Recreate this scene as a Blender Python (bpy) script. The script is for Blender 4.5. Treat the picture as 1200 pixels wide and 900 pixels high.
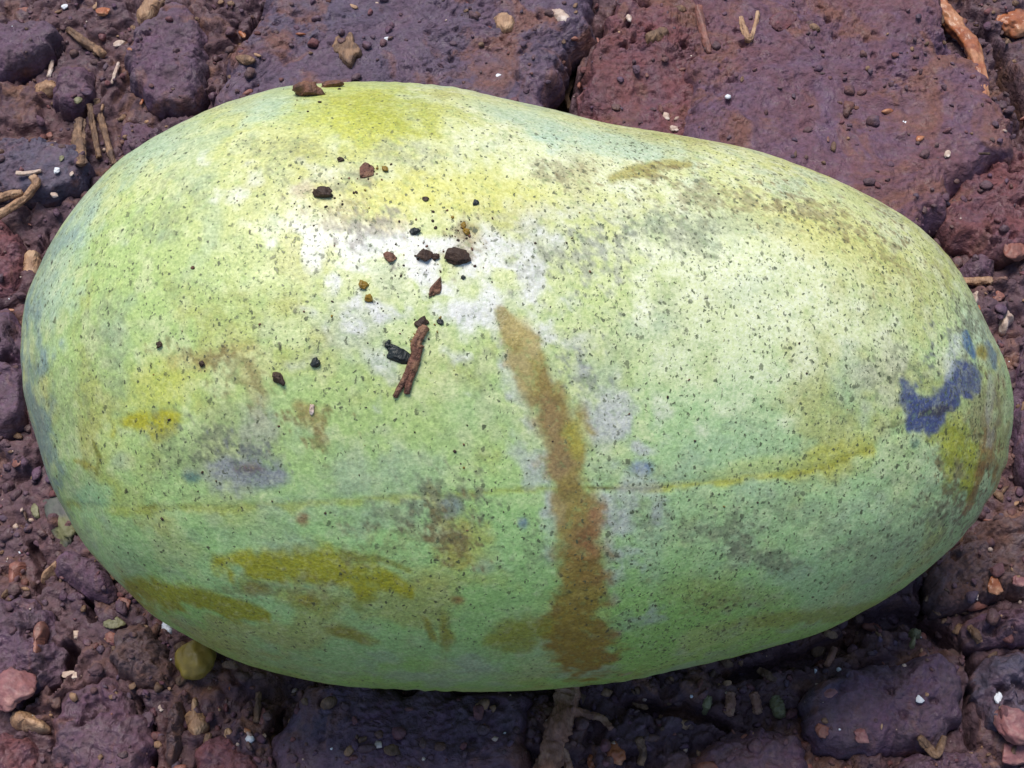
import bpy, bmesh, math, random
import numpy as np
from mathutils import Vector

# ------------------------------------------------------------------ camera, sky, sun, exposure
scene = bpy.context.scene
for o in list(bpy.data.objects):
    bpy.data.objects.remove(o)
COL = scene.collection
A = math.radians(30)                 # camera tilt off straight down
DIST, LENS = 0.19, 50.0
T = np.array([0.0, 0.0, 0.038])
FWD = np.array([0.0, math.sin(A), -math.cos(A)])
UP = np.array([0.0, math.cos(A), math.sin(A)])
RT = np.array([1.0, 0.0, 0.0])
CAM = T - FWD * DIST
cd = bpy.data.cameras.new('camera')
cd.lens, cd.sensor_width, cd.sensor_fit = LENS, 36.0, 'HORIZONTAL'
cd.clip_start, cd.clip_end = 0.005, 50.0
cam = bpy.data.objects.new('camera', cd)
COL.objects.link(cam)
cam.location = CAM
cam.rotation_euler = (A, 0, 0)
scene.camera = cam
K = LENS / 36.0 * 1200.0

SUN_EL, SUN_AZ = math.radians(70), math.radians(-28)      # azimuth from +Y towards +X
w = bpy.data.worlds.new('World')
scene.world = w
w.use_nodes = True
wn = w.node_tree
bgn = wn.nodes['Background']
sky = wn.nodes.new('ShaderNodeTexSky')
sky.sky_type = 'NISHITA'
sky.sun_disc = False
sky.sun_elevation = SUN_EL
sky.sun_rotation = SUN_AZ
wn.links.new(sky.outputs[0], bgn.inputs[0])
bgn.inputs[1].default_value = 0.056
sl = bpy.data.lights.new('sun', 'SUN')
sl.energy = 1.5
sl.angle = math.radians(32)
sl.color = (1.0, 0.95, 0.86)
so = bpy.data.objects.new('sun', sl)
COL.objects.link(so)
sd = Vector((math.sin(SUN_AZ) * math.cos(SUN_EL), math.cos(SUN_AZ) * math.cos(SUN_EL), math.sin(SUN_EL)))
so.rotation_euler = sd.to_track_quat('Z', 'Y').to_euler()
so.location = sd * 3
scene.view_settings.view_transform = 'Standard'
scene.view_settings.look = 'None'
scene.view_settings.gamma = 1.0
scene.view_settings.exposure = 1.32
scene.render.resolution_x, scene.render.resolution_y = 1024, 768

rng = np.random.default_rng(7)
random.seed(7)

# ------------------------------------------------------------------ helpers
def at(px, py, z=0.0):
    """photograph pixel (1200x900) -> point on the horizontal plane z"""
    d = FWD + RT * (px - 600) / K + UP * (450 - py) / K
    t = (z - CAM[2]) / d[2]
    return CAM + d * t

def project(P):
    q = P - CAM
    dz = q @ FWD
    return 600 + K * (q @ RT) / dz, 450 - K * (q @ UP) / dz

PXM = 0.000125                        # metres per photograph pixel near the ground

def _hash(ix, iy, iz, s):
    h = (ix.astype(np.int64) * 374761393 + iy.astype(np.int64) * 668265263
         + iz.astype(np.int64) * 2147483647 + s * 1274126177) & 0xffffffff
    h = ((h ^ (h >> 13)) * 1274126177) & 0xffffffff
    h = ((h ^ (h >> 16)) * 2246822519) & 0xffffffff
    h = h ^ (h >> 15)
    return (h & 0xffffff) / float(0xffffff)

def vnoise(x, y, z=None, s=0):
    """value noise, -1..1"""
    x = np.asarray(x, float); y = np.asarray(y, float)
    if z is None:
        z = np.zeros_like(x) + 0.37
    ix, iy, iz = np.floor(x), np.floor(y), np.floor(z)
    fx, fy, fz = x - ix, y - iy, z - iz
    fx, fy, fz = [f * f * f * (f * (f * 6 - 15) + 10) for f in (fx, fy, fz)]
    r = 0
    for a in (0, 1):
        for b in (0, 1):
            for c in (0, 1):
                wgt = (fx if a else 1 - fx) * (fy if b else 1 - fy) * (fz if c else 1 - fz)
                r = r + wgt * _hash(ix + a, iy + b, iz + c, s)
    return r * 2 - 1

def fbm(x, y, z=None, s=0, octv=4, gain=0.5):
    r, a, f, n = 0, 1.0, 1.0, 0
    for k in range(octv):
        r = r + a * vnoise(x * f + 11.3 * k, y * f - 7.1 * k, None if z is None else z * f + 3.7 * k, s + k)
        n += a
        a *= gain
        f *= 2.03
    return r / n

def worley(x, y, s=0):
    """distance to nearest and second nearest jittered point, and the cell value"""
    ix, iy = np.floor(x), np.floor(y)
    d1 = np.full(x.shape, 9.0); d2 = np.full(x.shape, 9.0); val = np.zeros(x.shape)
    for a in (-1, 0, 1):
        for b in (-1, 0, 1):
            cx, cy = ix + a, iy + b
            z = np.zeros_like(cx)
            jx, jy = _hash(cx, cy, z, s), _hash(cx, cy, z, s + 1)
            d = np.hypot(cx + jx - x, cy + jy - y)
            v = _hash(cx, cy, z, s + 2)
            nearer = d < d1
            d2 = np.where(nearer, d1, np.minimum(d2, d))
            val = np.where(nearer, v, val)
            d1 = np.where(nearer, d, d1)
    return d1, d2, val

def sstep(a, b, x):
    t = np.clip((x - a) / (b - a), 0, 1)
    return t * t * (3 - 2 * t)

def lin(c):
    return tuple(((v / 255.0) / 12.92 if v <= 10 else ((v / 255.0 + 0.055) / 1.055) ** 2.4) for v in c)

def mesh_obj(name, V, F, mat, loc=None, parent=None, smooth=True):
    """V (n,3) array in world coordinates, F (m,3|4) array; ONE object with its origin at loc"""
    V = np.asarray(V, dtype=np.float32)
    if loc is not None:
        V = V - np.asarray(loc, dtype=np.float32)
    me = bpy.data.meshes.new(name)
    F = np.asarray(F, dtype=np.int32)
    n = F.shape[1]
    me.vertices.add(len(V)); me.vertices.foreach_set('co', V.ravel())
    me.loops.add(F.size); me.loops.foreach_set('vertex_index', F.ravel())
    me.polygons.add(len(F)); me.polygons.foreach_set('loop_start', np.arange(0, F.size, n, dtype=np.int32))
    if smooth:
        me.polygons.foreach_set('use_smooth', np.ones(len(F), dtype=bool))
    me.update(calc_edges=True)
    for m in (mat if isinstance(mat, (list, tuple)) else [mat]):
        me.materials.append(m)
    o = bpy.data.objects.new(name, me)
    COL.objects.link(o)
    if loc is not None:
        o.location = loc
    if parent is not None:
        o.parent = parent
        o.location = (0, 0, 0) if loc is None else np.asarray(loc) - np.asarray(parent.location)
    return o

def tag(o, label=None, cat=None, group=None, kind=None):
    if label: o['label'] = label
    if cat: o['category'] = cat
    if group: o['group'] = group
    if kind: o['kind'] = kind
    return o

# ------------------------------------------------------------------ materials
class NT:
    def __init__(self, name):
        self.m = bpy.data.materials.new(name)
        self.m.use_nodes = True
        self.t = self.m.node_tree
        self.b = self.t.nodes['Principled BSDF']
        self.tc = self.t.nodes.new('ShaderNodeTexCoord')
    def n(self, typ, **kw):
        nd = self.t.nodes.new(typ)
        for k, v in kw.items():
            setattr(nd, k, v)
        return nd
    def l(self, a, b):
        self.t.links.new(a, b)
    def noise(self, scale, detail=4, rough=0.55, dist=0.0):
        nd = self.n('ShaderNodeTexNoise')
        nd.inputs['Scale'].default_value = scale
        nd.inputs['Detail'].default_value = detail
        nd.inputs['Roughness'].default_value = rough
        nd.inputs['Distortion'].default_value = dist
        self.l(self.tc.outputs['Object'], nd.inputs['Vector'])
        return nd
    def ramp(self, src, stops, const=False):
        r = self.n('ShaderNodeValToRGB')
        e = r.color_ramp.elements
        while len(e) < len(stops):
            e.new(0.5)
        for i, (p, c) in enumerate(stops):
            e[i].position = p
            e[i].color = (c, c, c, 1) if not isinstance(c, tuple) else (*c, 1)
        self.l(src, r.inputs[0])
        return r
    def mix(self, fac, a, b, mode='MIX'):
        mx = self.n('ShaderNodeMix', data_type='RGBA', blend_type=mode)
        for sock, v in ((mx.inputs['Factor'], fac), (mx.inputs['A'], a), (mx.inputs['B'], b)):
            if isinstance(v, (int, float)):
                sock.default_value = v
            elif isinstance(v, tuple):
                sock.default_value = (*v, 1)
            else:
                self.l(v, sock)
        return mx.outputs['Result']
    def math(self, op, a, b=None, c=None):
        nd = self.n('ShaderNodeMath', operation=op)
        for i, v in enumerate((a, b, c)):
            if v is None: continue
            if isinstance(v, (int, float)):
                nd.inputs[i].default_value = v
            else:
                self.l(v, nd.inputs[i])
        return nd.outputs[0]
    def bump(self, h, dist, strength=1.0, prev=None):
        b = self.n('ShaderNodeBump')
        b.inputs['Strength'].default_value = strength
        b.inputs['Distance'].default_value = dist
        self.l(h, b.inputs['Height'])
        if prev is not None:
            self.l(prev, b.inputs['Normal'])
        return b.outputs['Normal']

def soil_mat(name, c_main, c_alt, c_tint, fleck=(0.185, 0.085, 0.052), rough=0.70, tint_amt=0.5):
    dk = lambda c: (c[0] * 0.87, c[1] * 0.79, c[2] * 0.88)
    c_main, c_alt, c_tint, fleck = dk(c_main), dk(c_alt), dk(c_tint), dk(fleck)
    k = NT(name)
    big = k.noise(48, 4, 0.6, 1.2)
    mid = k.noise(220, 4, 0.65, 0.4)
    fine = k.noise(1300, 3, 0.6)
    warm = k.noise(90, 4, 0.6, 1.0)
    c = k.mix(k.ramp(mid.outputs[0], [(0.38, 0.0), (0.62, 1.0)]).outputs[0], c_main, c_alt)
    c = k.mix(k.math('MULTIPLY', k.ramp(big.outputs[0], [(0.42, 0.0), (0.66, 1.0)]).outputs[0], tint_amt), c, c_tint)
    c = k.mix(k.math('MULTIPLY', k.ramp(warm.outputs[0], [(0.53, 0.0), (0.66, 1.0)]).outputs[0], 0.75), c, fleck)
    c = k.mix(0.5, c, k.ramp(fine.outputs[0], [(0.3, 0.25), (0.72, 0.85)]).outputs[0], 'OVERLAY')
    k.l(c, k.b.inputs['Base Color'])
    r = k.ramp(k.noise(420, 3).outputs[0], [(0.35, rough - 0.22), (0.6, rough + 0.15)])
    k.l(r.outputs[0], k.b.inputs['Roughness'])
    k.b.inputs['Specular IOR Level'].default_value = 0.45
    v = k.n('ShaderNodeTexVoronoi', feature='SMOOTH_F1')
    v.inputs['Scale'].default_value = 900
    k.l(k.tc.outputs['Object'], v.inputs['Vector'])
    nb = k.bump(mid.outputs[0], 0.0016, 0.6)
    nb = k.bump(v.outputs['Distance'], 0.0006, 0.45, nb)
    nb = k.bump(k.noise(2600, 3).outputs[0], 0.0003, 0.6, nb)
    k.l(nb, k.b.inputs['Normal'])
    return k.m

def plain_mat(name, c1, c2, rough=0.55, scale=500, stretch=None, bump=0.0004, spec=0.4, c3=None):
    k = NT(name)
    mp = k.n('ShaderNodeMapping')
    mp.inputs['Scale'].default_value = stretch or (1, 1, 1)
    k.l(k.tc.outputs['Object'], mp.inputs['Vector'])
    n1 = k.noise(scale, 4, 0.6, 0.3); n2 = k.noise(scale * 3.1, 3, 0.6)
    for n in (n1, n2):
        k.l(mp.outputs[0], n.inputs['Vector'])
    c = k.mix(k.ramp(n1.outputs[0], [(0.36, 0.0), (0.64, 1.0)]).outputs[0], c1, c2)
    if c3:
        c = k.mix(k.math('MULTIPLY', k.ramp(k.noise(scale * 0.6, 3).outputs[0], [(0.5, 0.0), (0.62, 1.0)]).outputs[0], 0.8), c, c3)
    c = k.mix(0.35, c, k.ramp(n2.outputs[0], [(0.3, 0.3), (0.7, 0.8)]).outputs[0], 'OVERLAY')
    k.l(c, k.b.inputs['Base Color'])
    k.b.inputs['Roughness'].default_value = rough
    k.b.inputs['Specular IOR Level'].default_value = spec
    nb = k.bump(n1.outputs[0], bump, 0.8)
    nb = k.bump(n2.outputs[0], bump * 0.5, 0.7, nb)
    k.l(nb, k.b.inputs['Normal'])
    return k.m

VIO, GRY, BLU, RED, BRN = (0.122, 0.066, 0.100), (0.108, 0.070, 0.084), (0.085, 0.078, 0.108), (0.165, 0.062, 0.064), (0.140, 0.074, 0.050)
M = {}
M['humus'] = soil_mat('dark_humus', (0.088, 0.054, 0.066), (0.118, 0.074, 0.082), (0.135, 0.062, 0.045), (0.21, 0.11, 0.06))
M['violet'] = soil_mat('violet_grey_soil', VIO, GRY, BLU)
M['grey'] = soil_mat('grey_soil', GRY, VIO, BRN, tint_amt=0.4)
M['blue'] = soil_mat('blue_grey_soil', (0.118, 0.080, 0.102), BLU, (0.078, 0.084, 0.114), tint_amt=0.6)
M['red'] = soil_mat('reddish_soil', (0.130, 0.064, 0.078), RED, (0.15, 0.068, 0.045), (0.17, 0.085, 0.05))
M['maroon'] = soil_mat('maroon_slab_soil', (0.122, 0.072, 0.110), (0.128, 0.068, 0.086), (0.155, 0.066, 0.064), tint_amt=0.7)
M['slab'] = soil_mat('violet_blue_slab_soil', (0.120, 0.078, 0.108), (0.105, 0.074, 0.104), (0.078, 0.078, 0.112), tint_amt=0.6)
M['brown'] = soil_mat('brown_soil', (0.112, 0.078, 0.076), BRN, (0.105, 0.068, 0.085), (0.15, 0.09, 0.055))
M['tan'] = plain_mat('tan_wood', (0.40, 0.235, 0.135), (0.20, 0.11, 0.07), 0.55, 600, (1, 0.4, 1), c3=(0.48, 0.31, 0.19), bump=0.0009)
M['bark'] = plain_mat('brown_bark', (0.19, 0.11, 0.065), (0.085, 0.048, 0.035), 0.62, 600, (1, 0.4, 1), c3=(0.29, 0.17, 0.10), bump=0.0009)
M['pale'] = plain_mat('pale_chip', (0.52, 0.40, 0.32), (0.34, 0.22, 0.18), 0.5, 500, c3=(0.62, 0.52, 0.46))
M['orange'] = plain_mat('orange_clay', (0.36, 0.12, 0.05), (0.22, 0.075, 0.045), 0.32, 350, c3=(0.45, 0.22, 0.12))
M['pink'] = plain_mat('pink_stone', (0.26, 0.105, 0.105), (0.17, 0.075, 0.085), 0.5, 380, c3=(0.36, 0.18, 0.16))
M['redbit'] = plain_mat('red_chip', (0.26, 0.10, 0.075), (0.15, 0.07, 0.06), 0.5, 420)
M['white'] = plain_mat('white_flake', (0.75, 0.76, 0.80), (0.6, 0.62, 0.66), 0.4, 300)
M['yellow'] = plain_mat('yellow_berry_skin', (0.26, 0.185, 0.03), (0.17, 0.12, 0.03), 0.42, 260, c3=(0.25, 0.17, 0.04), bump=0.0002)
M['olive'] = plain_mat('olive_chip', (0.20, 0.19, 0.10), (0.12, 0.11, 0.06), 0.5, 400)
M['slime'] = plain_mat('grey_green_rind', (0.085, 0.095, 0.075), (0.075, 0.065, 0.070), 0.6, 260, c3=(0.15, 0.15, 0.06))
M['crumb'] = plain_mat('dark_brown_crumb', (0.055, 0.028, 0.016), (0.03, 0.016, 0.012), 0.6, 900)
M['root'] = plain_mat('red_brown_root', (0.32, 0.16, 0.11), (0.19, 0.095, 0.07), 0.6, 500, (1, 0.4, 1), c3=(0.40, 0.24, 0.16), bump=0.0009)
M['black'] = plain_mat('black_leaf_bit', (0.022, 0.028, 0.028), (0.012, 0.014, 0.014), 0.45, 700)
M['redbrown'] = plain_mat('red_brown_chip', (0.19, 0.08, 0.05), (0.07, 0.032, 0.022), 0.6, 900, c3=(0.27, 0.14, 0.08), bump=0.0006)
M['amber'] = plain_mat('amber_crumb', (0.25, 0.15, 0.01), (0.16, 0.09, 0.01), 0.4, 700)

# ------------------------------------------------------------------ traced soil clods (heights used by everything that lies on the soil)
def chaikin(P, n=2):
    P = np.asarray(P, float)
    for _ in range(n):
        Q = np.roll(P, -1, 0)
        P = np.stack([0.78 * P + 0.22 * Q, 0.22 * P + 0.78 * Q], 1).reshape(-1, 2)
    return P

class Slab:
    """closed lump with a traced plan outline: star shaped about its centre, domed or flat on top"""
    def __init__(self, poly_px, h, edge, seed, rough=1.0, tilt=(0, 0), jag=0.05, z=0.0, world=None, smoothn=2):
        P = np.array([at(x, y, z + h * 0.6)[:2] for x, y in poly_px]) if world is None else np.asarray(world, float)
        P = chaikin(P, smoothn)
        x, y = P[:, 0], P[:, 1]; x2, y2 = np.roll(x, -1), np.roll(y, -1)
        cr = x * y2 - x2 * y
        a = cr.sum() / 2
        self.c = np.array([((x + x2) * cr).sum() / (6 * a), ((y + y2) * cr).sum() / (6 * a)])
        self.size = math.sqrt(abs(a))
        th = np.linspace(-math.pi, math.pi, 721)
        R = np.zeros(721)
        d = np.stack([np.cos(th), np.sin(th)], 1)
        p = P - self.c; q = np.roll(p, -1, 0)
        e = q - p
        for i in range(len(p)):
            den = d[:, 0] * e[i, 1] - d[:, 1] * e[i, 0]
            den = np.where(abs(den) < 1e-12, 1e-12, den)
            t = (p[i, 0] * e[i, 1] - p[i, 1] * e[i, 0]) / den
            s = (p[i, 0] * d[:, 1] - p[i, 1] * d[:, 0]) / den
            R = np.where((t > 0) & (s >= -1e-6) & (s <= 1 + 1e-6), np.maximum(R, t), R)
        R = np.maximum(R, self.size * 0.12)
        sc = self.size
        R = R * (1 + jag * fbm(np.cos(th) * 2.6 + seed, np.sin(th) * 2.6, None, seed, 4, 0.5))
        R[-1] = R[0]
        self.th, self.R = th, R
        self.h, self.edge, self.seed, self.rough, self.tilt, self.z = h, edge, seed, rough, tilt, z
    def inside(self, x, y):
        dx, dy = x - self.c[0], y - self.c[1]
        Rb = np.interp(np.arctan2(dy, dx), self.th, self.R)
        return np.hypot(dx, dy) / Rb, Rb
    def top(self, x, y, t, Rb):
        s = np.clip(1 - t, 0, 1) * Rb
        dx, dy = x - self.c[0], y - self.c[1]
        r = self.rough
        se = s
        if r:
            wob = fbm(x * 110, y * 110, None, self.seed + 40, 5, 0.62)
            se = np.clip(s * (1 + 0.0) + r * np.minimum(s, 0.0055) * (wob * 2.6 - 0.12), 0, None)
        hh = self.h * (1 - np.exp(-(se / (0.7 * self.edge)) ** 1.1))
        body = np.clip(se / self.edge, 0, 1)
        hh = hh + (self.tilt[0] * dx + self.tilt[1] * dy) * body
        if r:
            d1, d2, v = worley(x * 420 + 5 * self.seed, y * 420, self.seed)
            e1, e2, v2 = worley(x * 760, y * 760 + 3 * self.seed, self.seed + 9)
            f1, f2, v3 = worley(x * 1500, y * 1500 + 3 * self.seed, self.seed + 13)
            k = r * (0.35 + 0.65 * body)
            hh = hh + k * (0.0042 * fbm(x * 52, y * 52, None, self.seed, 5, 0.55) + 0.0016 * fbm(x * 240, y * 240, None, self.seed + 3, 4, 0.62))
            # scattered pits between the grains, and grains standing proud
            m = sstep(-0.10, 0.35, fbm(x * 85, y * 85, None, self.seed + 21, 3))
            hh = hh - k * m * 0.0020 * sstep(0.40, 0.08, d1 + 0.25 * fbm(x * 900, y * 900, None, 77, 2)) * (v > 0.78)
            dm = lambda d, q: np.sqrt(np.clip(1 - (d / q) ** 2, 0, 1))
            hh = hh + k * (0.2 + m) * (0.00070 * dm(e1, 0.62) * (v2 > 0.45) * v2 + 0.00035 * dm(f1, 0.62) * (v3 > 0.4))
        return hh
    def mesh(self, ns, nr, depth):
        t = np.linspace(0, 1, nr) ** 0.72
        th = np.linspace(-math.pi, math.pi, ns, endpoint=False)
        TT, HH = np.meshgrid(t[1:], th, indexing='ij')
        Rb = np.interp(HH, self.th, self.R)
        X = self.c[0] + TT * Rb * np.cos(HH); Y = self.c[1] + TT * Rb * np.sin(HH)
        Z = self.z + self.top(X, Y, TT, Rb)
        rings = [np.stack([X[i], Y[i], Z[i]], 1) for i in range(nr - 1)]
        last = rings[-1]
        for f, dz in ((1.0, -0.35), (0.97, -0.7), (0.93, -1.0)):
            b = last.copy()
            b[:, :2] = self.c + (b[:, :2] - self.c) * f
            b[:, 2] = self.z + dz * depth
            rings.append(b)
        V = np.concatenate(rings + [np.array([[*self.c, self.z + self.top(np.array([self.c[0]]), np.array([self.c[1]]), np.array([0.0]), np.array([Rb.max()]))[0]],
                                              [*self.c, self.z - depth]])])
        n = len(rings)
        i = np.arange(n - 1)[:, None]; j = np.arange(ns)[None, :]; j2 = (j + 1) % ns
        Fq = np.stack([i * ns + j, (i + 1) * ns + j, (i + 1) * ns + j2, i * ns + j2], -1).reshape(-1, 4)
        jj = np.arange(ns); c0, c1 = n * ns, n * ns + 1
        cap = np.stack([np.full(ns, c0), jj, (jj + 1) % ns], 1)
        cap2 = np.stack([np.full(ns, c1), (n - 1) * ns + (jj + 1) % ns, (n - 1) * ns + jj], 1)
        F = np.concatenate([Fq[:, [0, 1, 2]], Fq[:, [0, 2, 3]], cap, cap2])
        return V, F

CLODS = [
 # name, outline, height, edge, material, tilt, label
 ('soil_clod', [(-30,24),(20,18),(66,26),(72,40),(58,58),(36,72),(-30,90)], .0040, .0012, 'violet', (0,0), 'smooth violet grey clod at the left above a black crack'),
 ('soil_clod', [(150,52),(172,22),(206,2),(234,14),(243,58),(246,100),(228,126),(184,131),(160,112),(147,82)], 0.0042, .0012, 'violet', (0,0), 'rounded violet grey clod standing alone left of the broad slab'),
 ('soil_slab', [(326,-50),(500,-60),(716,-60),(694,4),(700,34),(668,62),(676,96),(640,112),(646,150),(560,170),(430,165),(300,165),(250,128),(280,96),(272,64),(306,30)], .0060, .0018, 'slab', (0,0), 'broad blue violet soil slab behind the top of the fruit'),
 ('soil_clod', [(712,24),(736,-10),(786,-50),(850,-10),(836,60),(858,120),(840,200),(760,190),(712,170),(690,132),(676,80),(698,50)], .0065, .0016, 'red', (0,0), 'reddish clod right of the black gap behind the fruit'),
 ('soil_slab', [(790,-50),(940,-60),(1080,-60),(1106,10),(1150,70),(1186,150),(1176,190),(1130,214),(1088,262),(1020,290),(900,255),(824,225),(800,160),(808,90),(786,30)], .0062, .0020, 'maroon', (0,0), 'large pitted maroon violet soil slab behind the right shoulder of the fruit'),
 ('soil_clod', [(1178,158),(1230,190),(1240,300),(1160,300),(1112,286),(1092,262),(1124,208)], .0048, .0014, 'red', (0,0), 'brownish red clod at the right edge above the pale chips'),
 ('soil_slab', [(-30,172),(40,160),(96,164),(104,196),(86,222),(30,232),(-30,240)], .0036, .0012, 'blue', (0,0), 'flat blue grey slab at the left under the short pale splinter'),
 ('soil_clod', [(60,88),(96,70),(112,92),(104,116),(86,132),(62,122)], .0032, .0010, 'grey', (0,0), 'small grey clod in front of the fibrous bark strip'),
 ('soil_clod', [(138,136),(176,140),(196,158),(176,190),(150,196),(140,170)], .0034, .0011, 'grey', (0,0), 'grey clod between the bark strip and the upper left of the fruit'),
 ('soil_clod', [(-30,268),(14,262),(30,282),(22,330),(-4,348),(-30,340)], .0034, .0011, 'red', (0,0), 'reddish clod at the left edge beside the upright tan seed husk'),
 ('soil_clod', [(-30,362),(10,352),(34,396),(34,470),(12,512),(-30,510)], .0034, .0012, 'violet', (0,0), 'violet clod at the left edge level with the fruit middle'),
 ('soil_clod', [(60,636),(110,650),(142,690),(128,706),(90,690),(60,668)], .0030, .0011, 'grey', (0,0), 'grey clod tucked below the long tan chip and beside the fruit'),
 ('soil_clod', [(-30,700),(34,696),(60,716),(74,760),(58,800),(20,824),(-30,830)], .0046, .0014, 'violet', (0,0), 'violet clod at the left edge carrying the red brown chip'),
 ('soil_clod', [(128,742),(156,716),(190,744),(208,790),(196,806),(150,800),(130,778)], .0040, .0013, 'brown', (0,0), 'brown clod left of the yellow berry'),
 ('soil_clod', [(80,800),(118,792),(158,818),(180,862),(172,930),(60,930),(52,862)], .0042, .0014, 'grey', (0,0), 'dull grey clod at the bottom left corner right of the tan chip'),
 ('soil_clod', [(-30,858),(40,860),(48,930),(-30,930)], .0036, .0012, 'red', (0,0), 'reddish clod in the bottom left corner of the photo'),
 ('soil_slab', [(350,804),(430,798),(520,806),(610,812),(632,846),(620,930),(320,930),(326,860)], 0.0042, .0018, 'violet', (0,0), 'dusky violet slab in front of the fruit left of the root'),
 ('soil_slab', [(930,812),(1000,776),(1090,762),(1126,776),(1132,820),(1134,866),(1060,880),(960,870)], .0050, .0014, 'violet', (0,0), 'squarish violet slab in front of the fruit left of the upright black crack'),
 ('soil_clod', [(1148,764),(1220,752),(1230,850),(1168,864),(1148,840)], .0050, .0014, 'blue', (0,0), 'blue grey clod at the right edge beyond the upright black crack'),
 ('soil_clod', [(1088,664),(1130,622),(1168,596),(1230,600),(1230,690),(1160,700),(1130,718),(1090,716)], .0050, .0015, 'brown', (0,0), 'brown grey clod right of the lower right end of the fruit'),
 ('soil_clod', [(1196,380),(1230,370),(1230,560),(1200,560),(1190,500)], .0036, .0012, 'violet', (0,0), 'violet clod strip at the right edge beside the blunt end of the fruit'),
 ('soil_clod', [(1128,728),(1170,712),(1230,704),(1230,746),(1160,756),(1134,752)], .0038, .0012, 'grey', (0,0), 'low grey clod at the right edge above the blue grey clod'),
 ('soil_clod', [(820,864),(900,846),(940,868),(960,930),(780,930)], .0038, .0013, 'grey', (0,0), 'dull grey clod at the bottom below the tan splinters'),
 ('soil_clod', [(1056,886),(1110,872),(1150,880),(1160,930),(1040,930)], .0040, .0013, 'grey', (0,0), 'grey clod at the bottom right beside the pink stone'),
 ('soil_clod', [(1118,318),(1146,290),(1172,300),(1168,322),(1140,330)], .0036, .0011, 'grey', (0,0), 'small grey clod directly above the short tan chip at the right'),
 ('soil_clod', [(200,826),(214,812),(216,862),(204,900),(186,880)], .0028, .0010, 'brown', (0,0), 'narrow brown clod left of the upright golden wood chip'),
 ('soil_clod', [(250,850),(300,880),(318,930),(220,930),(226,876)], .0034, .0012, 'red', (0,0), 'reddish clod at the bottom below the golden wood chip'),
]
slabs = []
for i, (nm, poly, h, edge, mt, tilt, lab) in enumerate(CLODS):
    slabs.append(Slab(poly, h * (1.0 if nm == 'soil_slab' else 0.78), edge, 31 + i * 7, 0.6 if nm == 'soil_slab' else 1.0, tilt, 0.30))

def seg_dist(px, py, pts):
    """distance to a polyline with widths: returns distance minus width along it, and position 0..1"""
    best = np.full(px.shape, 1e9); par = np.zeros(px.shape)
    m = len(pts) - 1
    for i in range(m):
        x0, y0, w0 = pts[i]; x1, y1, w1 = pts[i + 1]
        ex, ey = x1 - x0, y1 - y0
        t = np.clip(((px - x0) * ex + (py - y0) * ey) / (ex * ex + ey * ey), 0, 1)
        d = np.hypot(px - x0 - t * ex, py - y0 - t * ey) / (w0 + (w1 - w0) * t)
        k = d < best
        best = np.where(k, d, best); par = np.where(k, (i + t) / m, par)
    return best, par

def crack(*pts):
    return [(*at(x, y, 0)[:2], w_ * PXM) for x, y, w_ in pts]
DIGS = [(crack((-20,92,4),(20,82,5),(50,72,5),(72,54,4)), .006), (crack((690,20,5),(682,48,6),(668,84,10),(656,112,15),(660,140,14)), .009),
        (crack((312,6,6),(290,50,6),(276,84,8),(262,112,6)), .006), (crack((205,135,8),(232,128,8),(250,108,5)), .006),
        (crack((1150,30,8),(1168,60,12),(1186,100,14),(1200,140,10)), .009), (crack((1138,752,5),(1140,800,5),(1139,872,4)), .008),
        (crack((1000,730,16),(1060,716,14),(1120,750,10)), .006), (crack((860,790,10),(940,770,12),(1000,745,12)), .006),
        (crack((62,812,5),(76,786,8),(84,760,6)), .006), (crack((176,900,4),(180,860,5),(168,820,4)), .005), (crack((46,690,6),(50,650,5),(34,630,6)), .005),
        (crack((1086,716,4),(1080,690,5),(1092,668,5)), .005), (crack((100,700,5),(106,726,5)), .005), (crack((740,830,8),(800,830,10),(850,850,6)), .005),
        (crack((330,830,6),(322,860,8),(330,895,6)), .005), (crack((52,272,3),(58,284,5),(46,300,3)), .005), (crack((1186,838,5),(1192,822,8)), .006)]

def ground_h(x, y):
    """height of the loose crumbly soil itself"""
    d1, d2, v = worley(x * 190, y * 190, 3)
    e1, e2, v2 = worley(x * 420 + 7, y * 420, 5)
    g1, g2, v3 = worley(x * 900 + 3, y * 900, 8)
    dome = lambda d, r: np.sqrt(np.clip(1 - (d / r) ** 2, 0, 1))
    wx = 0.5 + 0.5 * fbm(x * 45, y * 45, None, 17, 3)
    h = 0.0022 * dome(d1, 0.8) * v * wx * 1.5 + 0.0013 * dome(e1, 0.75) * v2 + 0.0006 * dome(g1, 0.75) * v3
    b1, b2, vb = worley(x * 95 + 0.35 * fbm(x * 300, y * 300, None, 91, 3), y * 95 + 0.35 * fbm(x * 300, y * 300, None, 92, 3), 31)
    h = h + 0.0030 * sstep(0.0, 0.30, b2 - b1) * vb - 0.0010
    h = h + 0.0034 * fbm(x * 40, y * 40, None, 2, 4) + 0.0005 * fbm(x * 500, y * 500, None, 6, 3) - 0.0016
    for pts, dep in DIGS:
        q = np.array(pts)
        k = (x > q[:, 0].min() - .006) & (x < q[:, 0].max() + .006) & (y > q[:, 1].min() - .006) & (y < q[:, 1].max() + .006)
        if not k.any():
            continue
        a, b = x[k], y[k]
        d, _ = seg_dist(a + 0.0012 * fbm(a * 220, b * 220, None, 51, 3), b + 0.0012 * fbm(a * 220 + 9, b * 220, None, 52, 3), pts)
        h[k] = h[k] * (1 - 0.6 * sstep(1.3, 0.7, d)) - dep * sstep(1.25, 0.55, d)
    return h

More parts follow.
